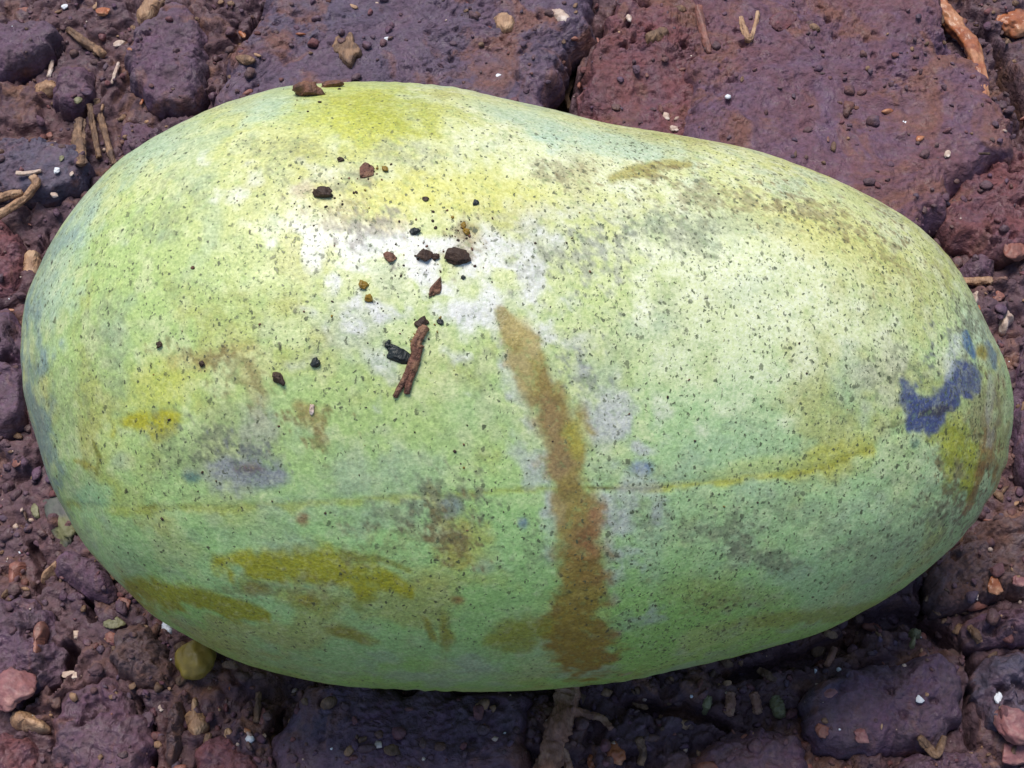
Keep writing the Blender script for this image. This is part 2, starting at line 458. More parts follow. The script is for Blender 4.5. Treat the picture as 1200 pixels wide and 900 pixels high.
def soil_top(x, y):
    x = np.asarray(x, float); y = np.asarray(y, float)
    h = ground_h(x, y)
    for s in slabs:
        t, Rb = s.inside(x, y)
        k = t < 1
        if np.any(k):
            hh = s.top(x, y, t, Rb) + s.z
            h = np.where(k, np.maximum(h, hh), h)
    return h

# the ground: one sheet, dense where the camera looks, stretching out to 2 m
def axis(lo, hi, step, far):
    core = np.arange(lo, hi, step)
    g = step * 1.35 ** np.arange(1, 60)
    ext = np.cumsum(g); ext = ext[ext < far]
    return np.concatenate([(lo - ext)[::-1], core, hi + ext])
gx = axis(-0.122, 0.122, 0.00030, 2.0)
gy = axis(-0.062, 0.128, 0.00030, 2.0)
GX, GY = np.meshgrid(gx, gy, indexing='ij')
GZ = ground_h(GX, GY)
for s in slabs:                       # hollow under each clod, a black gap at its rim
    t, Rb = s.inside(GX, GY)
    sdist = (1 - t) * Rb
    GZ -= 0.0018 * sstep(-0.0004, 0.0012, sdist) * (sdist > -0.002)
nx, ny = len(gx), len(gy)
ii = np.arange(nx - 1)[:, None]; jj = np.arange(ny - 1)[None, :]
GF = np.stack([ii * ny + jj, (ii + 1) * ny + jj, (ii + 1) * ny + jj + 1, ii * ny + jj + 1], -1).reshape(-1, 4)
tag(mesh_obj('ground', np.stack([GX, GY, GZ], -1).reshape(-1, 3), GF, M['humus']), 'dark crumbly damp soil under the fruit', None, None, 'structure')

for s, (nm, poly, h, edge, mt, tilt, lab) in zip(slabs, CLODS):
    per = s.R.mean() * 2 * math.pi
    ns = int(np.clip(per / 0.00030, 120, 900)); nr = int(np.clip(s.R.max() / 0.00030, 40, 220))
    V, F = s.mesh(ns, nr, 0.0055)
    tag(mesh_obj(nm, V, F, M[mt], loc=(s.c[0], s.c[1], 0)), lab, 'soil clod' if nm == 'soil_clod' else 'soil slab', 'clods of soil around the fruit')

# ------------------------------------------------------------------ the fruit
OUT = [(23,410),(24,393),(30,350),(43,317),(62,278),(93,233),(133,190),(165,167),(200,147),(260,120),(300,109),(343,100),(400,96),(467,96),(533,101),(583,112),(647,127),(700,142),(753,153),
       (800,161),(867,173),(927,190),(987,211),(1040,237),(1083,267),(1115,301),(1137,337),(1155,375),(1173,410),(1183,440),(1187,473),(1185,510),(1177,553),(1164,580),
       (1150,603),(1120,643),(1077,680),(1033,710),(967,743),(883,768),(800,786),(733,800),(667,807),(567,811),(467,810),(400,806),(333,794),(283,779),(248,763),(213,743),
       (180,721),(150,691),(123,663),(100,635),(80,602),(57,560),(40,513),(29,475),(24,440)]
def closed_spline(P, m=24):
    P = np.asarray(P, float)
    p0, p1, p2, p3 = np.roll(P, 1, 0), P, np.roll(P, -1, 0), np.roll(P, -2, 0)
    t = np.linspace(0, 1, m, endpoint=False)[None, :, None]
    q = 0.5 * ((2 * p1)[:, None] + (p2 - p0)[:, None] * t + (2 * p0 - 5 * p1 + 4 * p2 - p3)[:, None] * t ** 2 + (3 * p1 - p0 - 3 * p2 + p3)[:, None] * t ** 3)
    return q.reshape(-1, 2)
OS = closed_spline(OUT)
il, ir = OS[:, 0].argmin(), OS[:, 0].argmax()
OS = np.roll(OS, -il, 0); ir = (ir - il) % len(OS)
topc, botc = OS[:ir + 1], np.concatenate([OS[ir:], OS[:1]])[::-1]
S = DIST / K
NU, NV = 640, 600
u = (np.arange(NU) + 0.5) / NU * math.pi
xs = OS[0, 0] + (OS[ir, 0] - OS[0, 0]) * (1 - np.cos(u)) / 2
o1 = np.argsort(topc[:, 0]); o2 = np.argsort(botc[:, 0])
yt = np.interp(xs, topc[o1, 0], topc[o1, 1]); yb = np.interp(xs, botc[o2, 0], botc[o2, 1])
rr = (yb - yt) / 2 * S * 0.955
X0 = (xs - 600) * S * 0.97
vv = (450 - (yt + yb) / 2) * S
r1, r2 = np.interp(350, xs, rr), np.interp(900, xs, rr)
zc = r1 + (r2 - r1) * (xs - 350) / 550 * 0.55 - 0.0016
yc = (vv - (zc - T[2]) * math.sin(A)) / math.cos(A)
th = np.arange(NV) / NV * 2 * math.pi
PX_ = np.repeat(X0[:, None], NV, 1)
PY_ = yc[:, None] + rr[:, None] * np.cos(th)[None]
PZ_ = zc[:, None] + rr[:, None] * np.sin(th)[None]
P = np.stack([PX_, PY_, PZ_], -1)
# ends closed with a pole each
def fit(P):
    tphi = np.arctan2(-(OS[:, 1] - 455), OS[:, 0] - 600); trad = np.hypot(OS[:, 0] - 600, OS[:, 1] - 455)
    o = np.argsort(tphi); tphi, trad = tphi[o], trad[o]
    ctr = CAM + (FWD + RT * 0 + UP * (450 - 455) / K) * DIST
    grid = np.linspace(-math.pi, math.pi, 361)
    tgt = np.interp(grid, tphi, trad, period=2 * math.pi)
    for it in range(6):
        px, py = project(P.reshape(-1, 3))
        ph = np.arctan2(-(py - 455), px - 600); ra = np.hypot(px - 600, py - 455)
        b = np.clip(((ph + math.pi) / (2 * math.pi) * 360).round().astype(int), 0, 360)
        act = np.zeros(361); np.maximum.at(act, b, ra)
        act[0] = act[360] = max(act[0], act[360])
        f = tgt / np.maximum(act, 1)
        f = np.convolve(np.concatenate([f[-6:-1], f, f[1:6]]), np.ones(5) / 5, 'same')[5:-5]
        q = P - ctr
        a, c = q @ RT, q @ UP
        fv = np.interp(np.arctan2(c, a), grid, f)
        P = P + ((fv - 1) * a)[..., None] * RT + ((fv - 1) * c)[..., None] * UP
    return P
P = fit(P)
P[..., 2] -= P[..., 2].min() + 0.0016        # settles a little into the loose soil
P = fit(P)
FX, FY, FZ = P[..., 0], P[..., 1], P[..., 2]

def grid_normals(P):
    du = np.gradient(P, axis=0)
    dv = (np.roll(P, -1, 1) - np.roll(P, 1, 1))
    n = np.cross(dv, du)
    n /= np.linalg.norm(n, axis=-1, keepdims=True) + 1e-12
    c = P.mean((0, 1))
    if ((P - c) * n).sum() < 0:
        n = -n
    return n
N = grid_normals(P)
qx, qy = project(P.reshape(-1, 3))
qx = qx.reshape(NU, NV); qy = qy.reshape(NU, NV)

# surface relief of the skin
und = fbm(FX * 38, FY * 38, FZ * 38, 40, 3) * 0.00050 + fbm(FX * 170, FY * 170, FZ * 170, 44, 3) * 0.00007
front = (N @ -FWD) > -0.1
crease, _ = seg_dist(qx, qy + 3 * fbm(qx / 40, qy / 40, None, 3, 2), [(80,592,3),(250,598,3),(420,588,2.5),(560,578,2.5),(690,574,3),(770,573,5),(860,562,5),(960,550,5),(1020,530,4),(1062,500,4)])
und += front * sstep(1060, 1120, qx) * 0.00013 * fbm(qx / 7, qy / 24, None, 33, 3)
und -= front * (0.00005 + 0.00004 * sstep(680, 740, qx)) * np.exp(-crease ** 2 / 1.6)
P = P + N * und[..., None]
N = grid_normals(P)

# ---- colour of the skin: pale bloom, green ground colour, rubbed and bruised marks (a colour attribute; sheen, rim shade and edge reflection painted in)
nA = fbm(FX * 45, FY * 45, FZ * 45, 60, 4)
nB = fbm(FX * 130, FY * 130, FZ * 130, 64, 4)
nC = fbm(FX * 420, FY * 420, FZ * 420, 68, 3)
nD = fbm(FX * 1100, FY * 1100, FZ * 1100, 71, 2)
def mixc(C, col, m):
    return C + (np.array(col) - C) * m[..., None]
C = np.zeros((NU, NV, 3)) + np.array((0.40, 0.53, 0.185))
C = mixc(C, (0.34, 0.58, 0.21), sstep(470, 660, qy + 60 * nA) * 0.9)
C = mixc(C, (0.29, 0.54, 0.115), sstep(640, 780, qy + 50 * nA + 0.05 * np.abs(qx - 600)) * 0.95)
C = mixc(C, (0.40, 0.58, 0.28), sstep(690, 800, qx + 50 * nA) * np.exp(-((qy - 540) / 110) ** 2) * 0.75)                       # greener flank
C = mixc(C, (0.60, 0.59, 0.25), sstep(440, 230, qy + 70 * nA) * sstep(80, 330, qx) * 0.85)   # ripening side
C = mixc(C, (0.60, 0.58, 0.20), sstep(0.05, 0.45, nB) * 0.30)
C = mixc(C, (0.36, 0.55, 0.30), sstep(0.0, 0.4, -nA) * 0.40)
nE = fbm(FX * 80 + 9, FY * 80, FZ * 80, 82, 5, 0.65)
nF = fbm(FX * 230 + 3, FY * 230, FZ * 230, 86, 4, 0.65)
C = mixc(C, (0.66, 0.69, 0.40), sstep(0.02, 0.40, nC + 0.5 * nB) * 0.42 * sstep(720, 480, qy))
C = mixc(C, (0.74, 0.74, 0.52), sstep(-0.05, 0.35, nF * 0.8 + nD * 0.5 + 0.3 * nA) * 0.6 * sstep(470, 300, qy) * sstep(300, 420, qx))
C = mixc(C, (0.30, 0.38, 0.20), sstep(0.05, 0.45, nF - 0.3 * nA) * 0.40)
C = mixc(C, (0.38, 0.36, 0.08), sstep(0.08, 0.42, nE) * 0.55)
C = mixc(C, (0.36, 0.46, 0.33), sstep(0.10, 0.45, -nE + 0.25 * nF) * 0.45)
SPK = np.zeros((NU, NV)) + 0.36
nG = fbm(FX * 2100, FY * 2100, FZ * 2100, 75, 2)
GLO = np.zeros((NU, NV))
def warp(px, py, amp):
    return px + amp * nB * 1.6 + amp * nC * 0.8, py + amp * nA * 0.5 + amp * nC
def blot(cx, cy, rx, ry, ang, col, alpha=0.8, soft=0.5, amp=8, grain=0.25):
    global C
    wx, wy = warp(qx, qy, amp)
    a = math.radians(ang)
    dx, dy = wx - cx, wy - cy
    ex, ey = dx * math.cos(a) + dy * math.sin(a), -dx * math.sin(a) + dy * math.cos(a)
    d = np.hypot(ex / rx, ey / ry)
    m = sstep(1 + soft, 1 - soft, d + grain * (nC * 1.6 + nF * 1.2) + 0.25 * nD) * alpha * front
    C = mixc(C, col, m)
    return m
def stroke(pts, col, alpha=0.8, soft=0.3, amp=5, grain=0.3, col2=None):
    global C
    wx, wy = warp(qx, qy, amp)
    d, par = seg_dist(wx, wy, pts)
    m = sstep(1 + soft, 1 - soft, d + grain * (nC * 1.3 + nF * 1.0) + 0.25 * nD) * alpha * front
    if col2 is not None:
        cc = np.array(col) * (1 - par[..., None]) + np.array(col2) * par[..., None]
        C = C + (cc - C) * m[..., None]
    else:
        C = mixc(C, col, m)
    return m
YEL, DYEL, OLV, BRW = (0.46, 0.46, 0.045), (0.36, 0.34, 0.010), (0.22, 0.26, 0.04), (0.30, 0.20, 0.075)
LAV, BLUE, PUR, WHT = (0.42, 0.42, 0.46), (0.09, 0.13, 0.24), (0.20, 0.19, 0.25), (0.80, 0.80, 0.78)
# bloom and silvery film, with highlight, rim shade and edge reflection painted in
for a in [(400,268,62,26,18),(455,300,60,26,10),(560,330,60,36,-30),(520,300,50,26,0),(600,350,40,26,0)]:
    blot(*a, (0.76,0.75,0.72), 0.48, 1.0, 18, 2.2)  # whitish wax bloom, with part of the top highlight painted in
for a in [(640,290,34,30,0),(700,440,30,46,-20),(640,530,22,46,-10),(430,385,30,30,0),(760,270,50,22,0),(720,590,20,60,-5)]:
    blot(*a, LAV, 0.32, 0.9, 14, 2.0)
for a in [(880,310,120,50,5),(690,195,90,30,12),(900,390,140,60,0),(480,170,60,20,10)]:
    blot(*a, (0.76, 0.78, 0.54), 0.62, 0.9, 14, 0.9)  # pale bloom plus the sheen of the right half, painted into the colour
for a in [(60,330,26,80,20),(100,240,40,22,-40),(180,180,60,22,-30),(330,125,60,14,-5),(620,140,60,12,14),(720,170,80,14,10),(1150,390,20,40,-20)]:
    blot(*a, (0.42, 0.55, 0.42), 0.7, 0.7, 10, 0.4)  # duller bluish upper rim: grazing shade painted into the skin colour
blot(44,500,20,95,-10, (0.15,0.235,0.28), 0.75, 0.8, 10, 0.8)  # sky reflection along the left edge, painted as blue-grey colour
blot(52,300,16,60,20, (0.20,0.30,0.30), 0.55, 0.9, 10, 0.8)  # painted reflection continued up the left edge
# yellow places
blot(430,140,78,36,8, YEL, 0.85, 0.6, 12)
blot(470,132,70,18,6, (0.36,0.38,0.05), 0.5, 0.6, 10)
blot(440,232,80,26,0, (0.60,0.55,0.10), 0.6, 0.7, 12)
blot(560,225,90,24,0, (0.64,0.61,0.14), 0.55, 0.7, 12)
blot(930,265,100,22,14, (0.58,0.54,0.16), 0.6, 0.8, 12)
blot(1010,300,60,30,30, (0.50,0.50,0.14), 0.5, 0.8, 12)
blot(190,455,42,30,0, (0.52,0.53,0.08), 0.7, 0.6, 10)
blot(180,494,38,14,-4, (0.40,0.37,0.012), 0.92, 0.4, 7, 0.5)
blot(980,535,44,20,-14, (0.48,0.47,0.07), 0.75, 0.6, 8)
blot(900,548,70,14,-8, (0.50,0.55,0.12), 0.5, 0.6, 8)
blot(850,700,60,16,8, (0.30,0.36,0.08), 0.5, 0.8, 10)
blot(960,722,110,9,-8, (0.26,0.32,0.05), 0.7, 0.5, 6)
# seam
stroke([(80,590,4),(160,598,5),(250,598,6),(420,588,4),(560,578,4),(690,572,3)], (0.36,0.38,0.05), 0.60, 0.8, 7, 0.9)
stroke([(694,573,2),(780,569,3.5),(860,563,4),(960,549,3),(1020,528,5)], (0.44,0.43,0.05), 0.75, 0.8, 5, 0.9)
stroke([(860,566,1.2),(930,556,1.2),(1000,540,1.2)], (0.20,0.20,0.03), 0.6, 0.6, 3, 0.6)
stroke([(690,572,1.6),(735,574,2.2),(770,569,1.6)], (0.14,0.14,0.03), 0.85, 0.5, 1.5, 0.2)
stroke([(990,493,1.4),(1004,492,1.4)], (0.13,0.17,0.06), 0.8, 0.5, 1, 0.2)
stroke([(1030,504,1.5),(1050,498,2.4),(1066,490,3)], (0.15,0.16,0.06), 0.8, 0.5, 1.5, 0.2)
# dark yellow rubbed places low on the left
stroke([(150,690,16),(200,697,14),(250,706,12),(300,720,8)], (0.28,0.28,0.012), 0.92, 0.5, 10, 0.7)
stroke([(258,662,12),(320,658,22),(380,670,27),(440,672,16),(480,690,6)], DYEL, 0.92, 0.55, 12, 0.8)
stroke([(400,650,5),(450,658,5),(480,668,3)], (0.22,0.22,0.015), 0.7, 0.5, 3)
stroke([(330,700,10),(380,712,10),(430,705,6)], (0.27,0.28,0.03), 0.6, 0.7, 8, 0.5)
for a in [(410,745,26,8,20),(520,740,8,22,0),(360,705,16,6,0),(500,735,5,14,-20),(300,690,20,8,10)]:
    blot(*a, (0.25,0.22,0.02), 0.8, 0.5, 5)
blot(615,745,40,20,-10, (0.26,0.29,0.03), 0.75, 0.6, 8)
blot(130,570,26,14,40, (0.40,0.46,0.10), 0.7, 0.6, 6)
blot(110,580,20,20,0, (0.30,0.55,0.30), 0.6, 0.4, 6)
stroke([(112,516,1.5),(118,535,2.6),(116,556,2)], (0.18,0.19,0.03), 0.85, 0.4, 2)
stroke([(88,540,2),(100,543,5),(112,548,3)], (0.28,0.26,0.04), 0.85, 0.4, 2)
stroke([(170,594,2),(182,592,2.5)], (0.2,0.2,0.03), 0.8, 0.5, 2)
# brownish smears
stroke([(205,424,8),(250,420,9),(300,408,7)], (0.44,0.36,0.13), 0.6, 0.7, 6, 0.5)
stroke([(296,430,10),(302,460,10),(304,490,6)], (0.42,0.34,0.16), 0.6, 0.7, 6, 0.5)
stroke([(350,475,6),(365,490,12),(380,520,5)], (0.36,0.27,0.09), 0.7, 0.6, 6, 0.6)
stroke([(716,208,4),(745,200,8),(800,192,5)], (0.33,0.28,0.06), 0.85, 0.5, 6, 0.6)
blot(680,205,16,22,0, (0.44,0.40,0.18), 0.5, 0.8, 8, 0.6)
stroke([(500,570,6),(520,610,12),(540,655,9)], (0.33,0.27,0.09), 0.7, 0.7, 9, 0.8)
stroke([(450,600,8),(490,625,8),(520,640,5)], (0.34,0.36,0.20), 0.5, 0.8, 9, 0.8)
blot(535,680,40,14,0, (0.40,0.40,0.08), 0.5, 0.7, 8, 0.6)
blot(540,640,26,30,20, (0.42,0.40,0.07), 0.6, 0.6, 8, 0.6)
blot(360,225,14,8,0, (0.42,0.32,0.22), 0.6, 0.6, 5, 0.6)
blot(430,205,14,8,0, (0.42,0.32,0.16), 0.6, 0.6, 5, 0.6)
blot(455,262,18,10,0, (0.45,0.36,0.16), 0.5, 0.6, 5, 0.6)
blot(545,272,12,12,0, (0.32,0.24,0.07), 0.6, 0.6, 5, 0.6)
blot(354,608,9,6,0, (0.28,0.14,0.06), 0.8, 0.5, 3)
blot(537,703,8,6,0, (0.26,0.12,0.04), 0.8, 0.5, 3)
# bruises
blot(260,525,46,34,-10, (0.30,0.34,0.16), 0.6, 0.7, 10, 0.9)
blot(300,500,14,24,10, (0.36,0.37,0.30), 0.6, 0.7, 6, 0.8)
blot(285,556,38,18,4, (0.24,0.24,0.30), 0.8, 0.6, 8, 0.7)
blot(292,549,13,5,0, (0.13,0.06,0.05), 0.9, 0.5, 3)
blot(224,560,11,7,20, (0.08,0.17,0.17), 0.8, 0.5, 4)
blot(146,540,10,10,0, (0.24,0.34,0.22), 0.6, 0.6, 5)
blot(528,592,12,13,-30, (0.18,0.20,0.25), 0.75, 0.5, 5)
blot(612,613,7,7,0, (0.12,0.18,0.28), 0.8, 0.5, 3)
blot(750,547,13,7,-10, (0.13,0.17,0.34), 0.8, 0.6, 4)
for a in [(820,625,30,14,0),(900,655,30,10,20),(760,600,20,12,0),(945,600,20,12,0),(1000,450,22,30,10),(860,260,40,12,0)]:
    blot(*a, (0.26,0.33,0.22), 0.45, 0.8, 9, 1.0)
blot(1050,440,22,30,0, (0.48,0.46,0.32), 0.6, 0.8, 8, 0.7)
def grime(cx, cy, rx, ry, ang, col, alpha, thr=0.02):
    global C
    a = math.radians(ang)
    wx, wy = warp(qx, qy, 12)
    dx, dy = wx - cx, wy - cy
    ex, ey = dx * math.cos(a) + dy * math.sin(a), -dx * math.sin(a) + dy * math.cos(a)
    fall = np.exp(-((ex / rx) ** 2 + (ey / ry) ** 2))
    m = sstep(thr, thr + 0.22, 0.55 * nD + 0.45 * nF + 0.5 * nG + 0.75 * (fall - 0.62)) * alpha * front * (fall > 0.03)
    C = mixc(C, col, m)
GR1, GR2, GR3 = (0.15, 0.165, 0.10), (0.19, 0.13, 0.045), (0.14, 0.145, 0.17)
for a in [(265,520,60,40,-10,GR1,.75),(300,540,40,40,0,GR3,.6),(520,600,60,44,10,GR1,.75),(530,625,30,44,-20,GR2,.7),(450,605,40,20,0,GR1,.55),(360,500,36,30,30,GR2,.7),
          (405,255,60,30,20,GR2,.55),(445,275,50,26,0,GR3,.45),(540,285,40,34,0,GR2,.6),(380,215,50,16,0,GR1,.5),(690,300,70,50,0,GR3,.5),(780,275,90,30,0,GR1,.55),(840,230,90,26,10,GR2,.5),
          (960,250,80,26,16,GR2,.6),(690,440,26,50,-20,GR3,.6),(740,600,40,44,0,GR1,.5),(830,625,50,24,0,GR1,.6),(905,655,50,20,10,GR1,.6),(1040,430,50,40,0,GR1,.55),(1120,560,30,50,0,GR2,.8),(1150,500,24,70,0,GR2,.8),(1120,400,30,40,0,GR3,.6),(1110,600,40,30,-30,GR1,.6),
          (1135,380,26,50,-20,GR1,.6),(1040,300,50,30,30,GR2,.5),(620,640,30,40,0,GR1,.4),(820,710,60,20,0,GR2,.4),(980,620,70,40,0,GR1,.35),(110,420,30,70,10,GR1,.35),(190,520,30,50,0,GR1,.4),
          (300,440,40,40,0,GR2,.5),(240,420,50,14,0,GR2,.6),(460,640,60,26,0,GR2,.35),(330,690,90,20,0,GR2,.4),(620,300,40,40,0,GR1,.4),(560,430,40,40,0,GR1,.3),(760,205,60,14,-8,GR2,.7),
          (660,200,50,22,0,GR2,.5),(480,180,60,20,0,GR1,.35),(330,180,60,20,-10,GR1,.3),(200,250,60,40,-40,GR1,.3)]:
    grime(*a)
# blossom end
blot(1125,505,36,54,10, (0.35,0.37,0.14), 0.7, 0.7, 8, 0.7)
blot(1118,520,27,40,-8, (0.33,0.35,0.03), 0.9, 0.4, 6, 0.7)
blot(1158,510,9,40,8, (0.27,0.15,0.05), 0.8, 0.6, 5, 0.8)
blot(1148,480,20,26,0, (0.28,0.28,0.14), 0.6, 0.7, 6, 0.9)
stroke([(1152,545,4),(1142,575,4),(1128,600,3)], (0.27,0.14,0.05), 0.7, 0.6, 3, 0.6)
for pts in ([(1066,452,10),(1070,476,12),(1072,500,9)], [(1084,486,17),(1106,462,15),(1136,438,13)], [(1076,500,12),(1096,488,14)], [(1112,446,8),(1122,428,8)], [(1076,470,10),(1092,478,16),(1110,466,14)]):
    stroke(pts, (0.052,0.068,0.180), 0.90, 0.35, 7, 0.7)
stroke([(1080,484,3),(1100,480,6),(1112,478,3)], (0.035,0.03,0.05), 0.85, 0.5, 3, 0.4)
stroke([(1132,390,4),(1135,404,6),(1142,416,4)], (0.05,0.12,0.24), 0.9, 0.4, 3, 0.3)
stroke([(1158,402,4),(1164,416,6),(1166,430,3)], (0.12,0.20,0.27), 0.8, 0.5, 3, 0.3)
blot(1150,412,6,9,0, (0.28,0.22,0.03), 0.85, 0.5, 3)
blot(1074,519,6,6,0, (0.08,0.16,0.12), 0.8, 0.5, 3)
stroke([(1134,511,1.5),(1150,510,2.5)], (0.10,0.09,0.03), 0.85, 0.5, 2)
stroke([(1120,395,4),(1112,420,5),(1108,440,4)], (0.58,0.62,0.60), 0.45, 0.9, 6, 1.2)
stroke([(1160,440,3),(1164,480,4),(1160,520,3)], (0.50,0.55,0.50), 0.35, 0.9, 5, 1.4)
for a in [(620,470,10,50,-24),(640,545,16,34,-10),(645,600,8,50,0),(720,540,14,60,-10),(716,640,7,60,0),(700,430,14,40,-24)]:
    blot(*a, (0.48,0.49,0.47), 0.45, 0.9, 9, 2.0)
# the long brown weeping streak
m1 = stroke([(588,364,8),(604,394,15),(632,442,21),(652,486,27),(666,528,25),(664,556,19),(672,590,22),(682,640,28),(680,690,32),(678,730,36),(680,752,38),(681,758,39)],
            (0.275,0.205,0.058), 0.88, 0.34, 3.5, 0.55, col2=(0.265,0.150,0.010))
P = P + N * (m1 * (0.00003 + 0.00016 * nF + 0.00010 * nD))[..., None]
C = mixc(C, (0.20,0.115,0.04), m1 * sstep(0.0, 0.35, nF + 0.6 * nC) * 0.45 * sstep(760, 600, qy))
C = mixc(C, (0.46,0.38,0.16), m1 * sstep(0.05, 0.4, -nC - 0.4 * nF) * 0.5 * sstep(700, 560, qy))
stroke([(640,470,12),(655,500,18),(662,540,16)], (0.26,0.17,0.075), 0.75, 0.6, 9, 0.8)
blot(676,512,13,22,-20, (0.34,0.30,0.045), 0.8, 0.5, 5, 0.5)
blot(690,636,20,30,0, (0.27,0.105,0.045), 0.75, 0.7, 7, 0.6)
blot(676,660,24,20,0, (0.28,0.17,0.03), 0.5, 0.7, 7, 0.6)
blot(606,385,14,16,20, (0.44,0.34,0.12), 0.6, 0.7, 5, 0.5)
stroke([(640,735,10),(600,742,12),(575,750,8)], (0.27,0.28,0.03), 0.6, 0.7, 6, 0.5)
GLO = np.clip(m1, 0, 1)
# where the small dark specks are dense
SPK += 0.55 * sstep(620, 760, qx + 60 * nA) * (0.5 + 0.5 * sstep(720, 600, qy)) + 0.25 * sstep(600, 420, qx) * sstep(500, 380, qy) * sstep(0, 0.3, nA + 0.15)
SPK += 0.45 * np.exp(-((qx - 260) / 60) ** 2 - ((qy - 530) / 45) ** 2) + 0.35 * np.exp(-((qx - 520) / 70) ** 2 - ((qy - 600) / 50) ** 2)
SPK += 0.40 * sstep(600, 720, qx + 50 * nB) * sstep(470, 380, qy + 60 * nB) * sstep(180, 230, qy)
SPK -= 0.12 * sstep(620, 500, qx)
SPK += 0.75 * nE + 0.5 * nA - 0.35 * m1
SPK = np.clip(SPK, 0, 1)

# two pole vertices close the ends
p0, p1 = P[0].mean(0), P[-1].mean(0)
V = np.concatenate([P.reshape(-1, 3), [p0, p1]])
i = np.arange(NU - 1)[:, None]; j = np.arange(NV)[None, :]; j2 = (j + 1) % NV
Fq = np.stack([i * NV + j, i * NV + j2, (i + 1) * NV + j2, (i + 1) * NV + j], -1).reshape(-1, 4)
jj = np.arange(NV)
n0, n1 = NU * NV, NU * NV + 1
F = np.concatenate([Fq[:, [0, 1, 2]], Fq[:, [0, 2, 3]],
                    np.stack([np.full(NV, n0), (jj + 1) % NV, jj], 1),
                    np.stack([np.full(NV, n1), (NU - 1) * NV + jj, (NU - 1) * NV + (jj + 1) % NV], 1)])

def fruit_mat():
    k = NT('green_fruit_skin')
    ca = k.n('ShaderNodeAttribute', attribute_name='skin_colour')
    ma = k.n('ShaderNodeAttribute', attribute_name='skin_marks')
    sep = k.n('ShaderNodeSeparateColor')
    k.l(ma.outputs['Color'], sep.inputs[0])
    dens, glo = sep.outputs[0], sep.outputs[1]
    mp = k.n('ShaderNodeMapping')
    mp.inputs['Scale'].default_value = (1.25, 0.8, 0.8)
    wob = k.noise(1100, 4, 0.65)
    vm = k.n('ShaderNodeVectorMath', operation='MULTIPLY_ADD')
    k.l(wob.outputs['Color'], vm.inputs[0])
    vm.inputs[1].default_value = (0.0013,) * 3
    k.l(k.tc.outputs['Object'], vm.inputs[2])
    k.l(vm.outputs[0], mp.inputs['Vector'])
    c = ca.outputs['Color']
    # fine mottling of the wax
    f1 = k.noise(800, 5, 0.7, 0.0); f2 = k.noise(2600, 3, 0.6)
    c = k.mix(k.math('MULTIPLY', k.ramp(f1.outputs[0], [(0.50, 0.0), (0.68, 1.0)]).outputs[0], k.math('MULTIPLY_ADD', glo, -0.24, 0.28)), c, (0.66, 0.72, 0.38))
    c = k.mix(k.math('MULTIPLY', k.ramp(f1.outputs[0], [(0.34, 1.0), (0.48, 0.0)]).outputs[0], 0.36), c, (0.24, 0.36, 0.13))
    c = k.mix(0.46, c, k.ramp(f2.outputs[0], [(0.3, 0.2), (0.7, 0.8)]).outputs[0], 'OVERLAY')
    spots = None
    for sc, rad, bias, amt, colr in ((820, 0.28, 0.80, 0.68, (0.060, 0.068, 0.036)), (400, 0.15, 0.60, 0.92, (0.035, 0.032, 0.018)), (1350, 0.30, 1.0, 0.88, (0.070, 0.085, 0.042)), (2100, 0.34, 0.95, 0.72, (0.10, 0.12, 0.06))):
        v = k.n('ShaderNodeTexVoronoi', feature='F1')
        v.inputs['Scale'].default_value = sc
        k.l(mp.outputs[0], v.inputs['Vector'])
        s2 = k.n('ShaderNodeSeparateColor')
        k.l(v.outputs['Color'], s2.inputs[0])
        gate = k.math('GREATER_THAN', k.math('MULTIPLY', dens, bias * 1.25), s2.outputs[0])
        rr_ = k.math('MULTIPLY', k.math('ADD', k.math('MULTIPLY', s2.outputs[1], 0.75), 0.30), rad)
        d = k.math('SUBTRACT', rr_, v.outputs['Distance'])
        m = k.math('MULTIPLY', k.math('MINIMUM', k.math('MAXIMUM', k.math('MULTIPLY', d, 11.0), 0.0), 1.0), gate)
        c = k.mix(k.math('MULTIPLY', m, amt), c, colr)
        spots = m if spots is None else k.math('MAXIMUM', spots, m)
    k.l(c, k.b.inputs['Base Color'])
    rg = k.ramp(k.noise(260, 4, 0.6).outputs[0], [(0.35, 0.30), (0.65, 0.48)])
    k.l(k.math('SUBTRACT', rg.outputs[0], k.math('MULTIPLY', glo, 0.04)), k.b.inputs['Roughness'])
    k.b.inputs['Specular IOR Level'].default_value = 0.38
    k.b.inputs['Coat Weight'].default_value = 0.05
    k.b.inputs['Coat Roughness'].default_value = 0.22
    nb = k.bump(k.noise(330, 4, 0.6).outputs[0], 0.0011, 0.22)
    nb = k.bump(f1.outputs[0], 0.0004, 0.30, nb)
    nb = k.bump(spots, 0.00025, 0.35, nb)
    k.l(nb, k.b.inputs['Normal'])
    return k.m

origin = np.array([0.0, 0.0, 0.0])
fruit = mesh_obj('pawpaw_fruit', V, F, fruit_mat(), loc=(float(P[..., 0].mean()), float(P[..., 1].mean()), 0.0))
ext = lambda a: np.concatenate([a.reshape(NU * NV, -1), a[0].mean(0).reshape(1, -1), a[-1].mean(0).reshape(1, -1)])
ac = fruit.data.attributes.new('skin_colour', 'FLOAT_COLOR', 'POINT')
cc = np.clip(ext(C), 0.005, 0.9)
ac.data.foreach_set('color', np.concatenate([cc, np.ones((len(cc), 1))], 1).astype(np.float32).ravel())
am = fruit.data.attributes.new('skin_marks', 'FLOAT_COLOR', 'POINT')
mm = np.concatenate([ext(SPK[..., None]), ext(GLO[..., None]), np.zeros((NU * NV + 2, 1)), np.ones((NU * NV + 2, 1))], 1)
am.data.foreach_set('color', mm.astype(np.float32).ravel())
tag(fruit, 'large ripening green pawpaw fruit with brown streak and dark specks lying on soil', 'fruit')

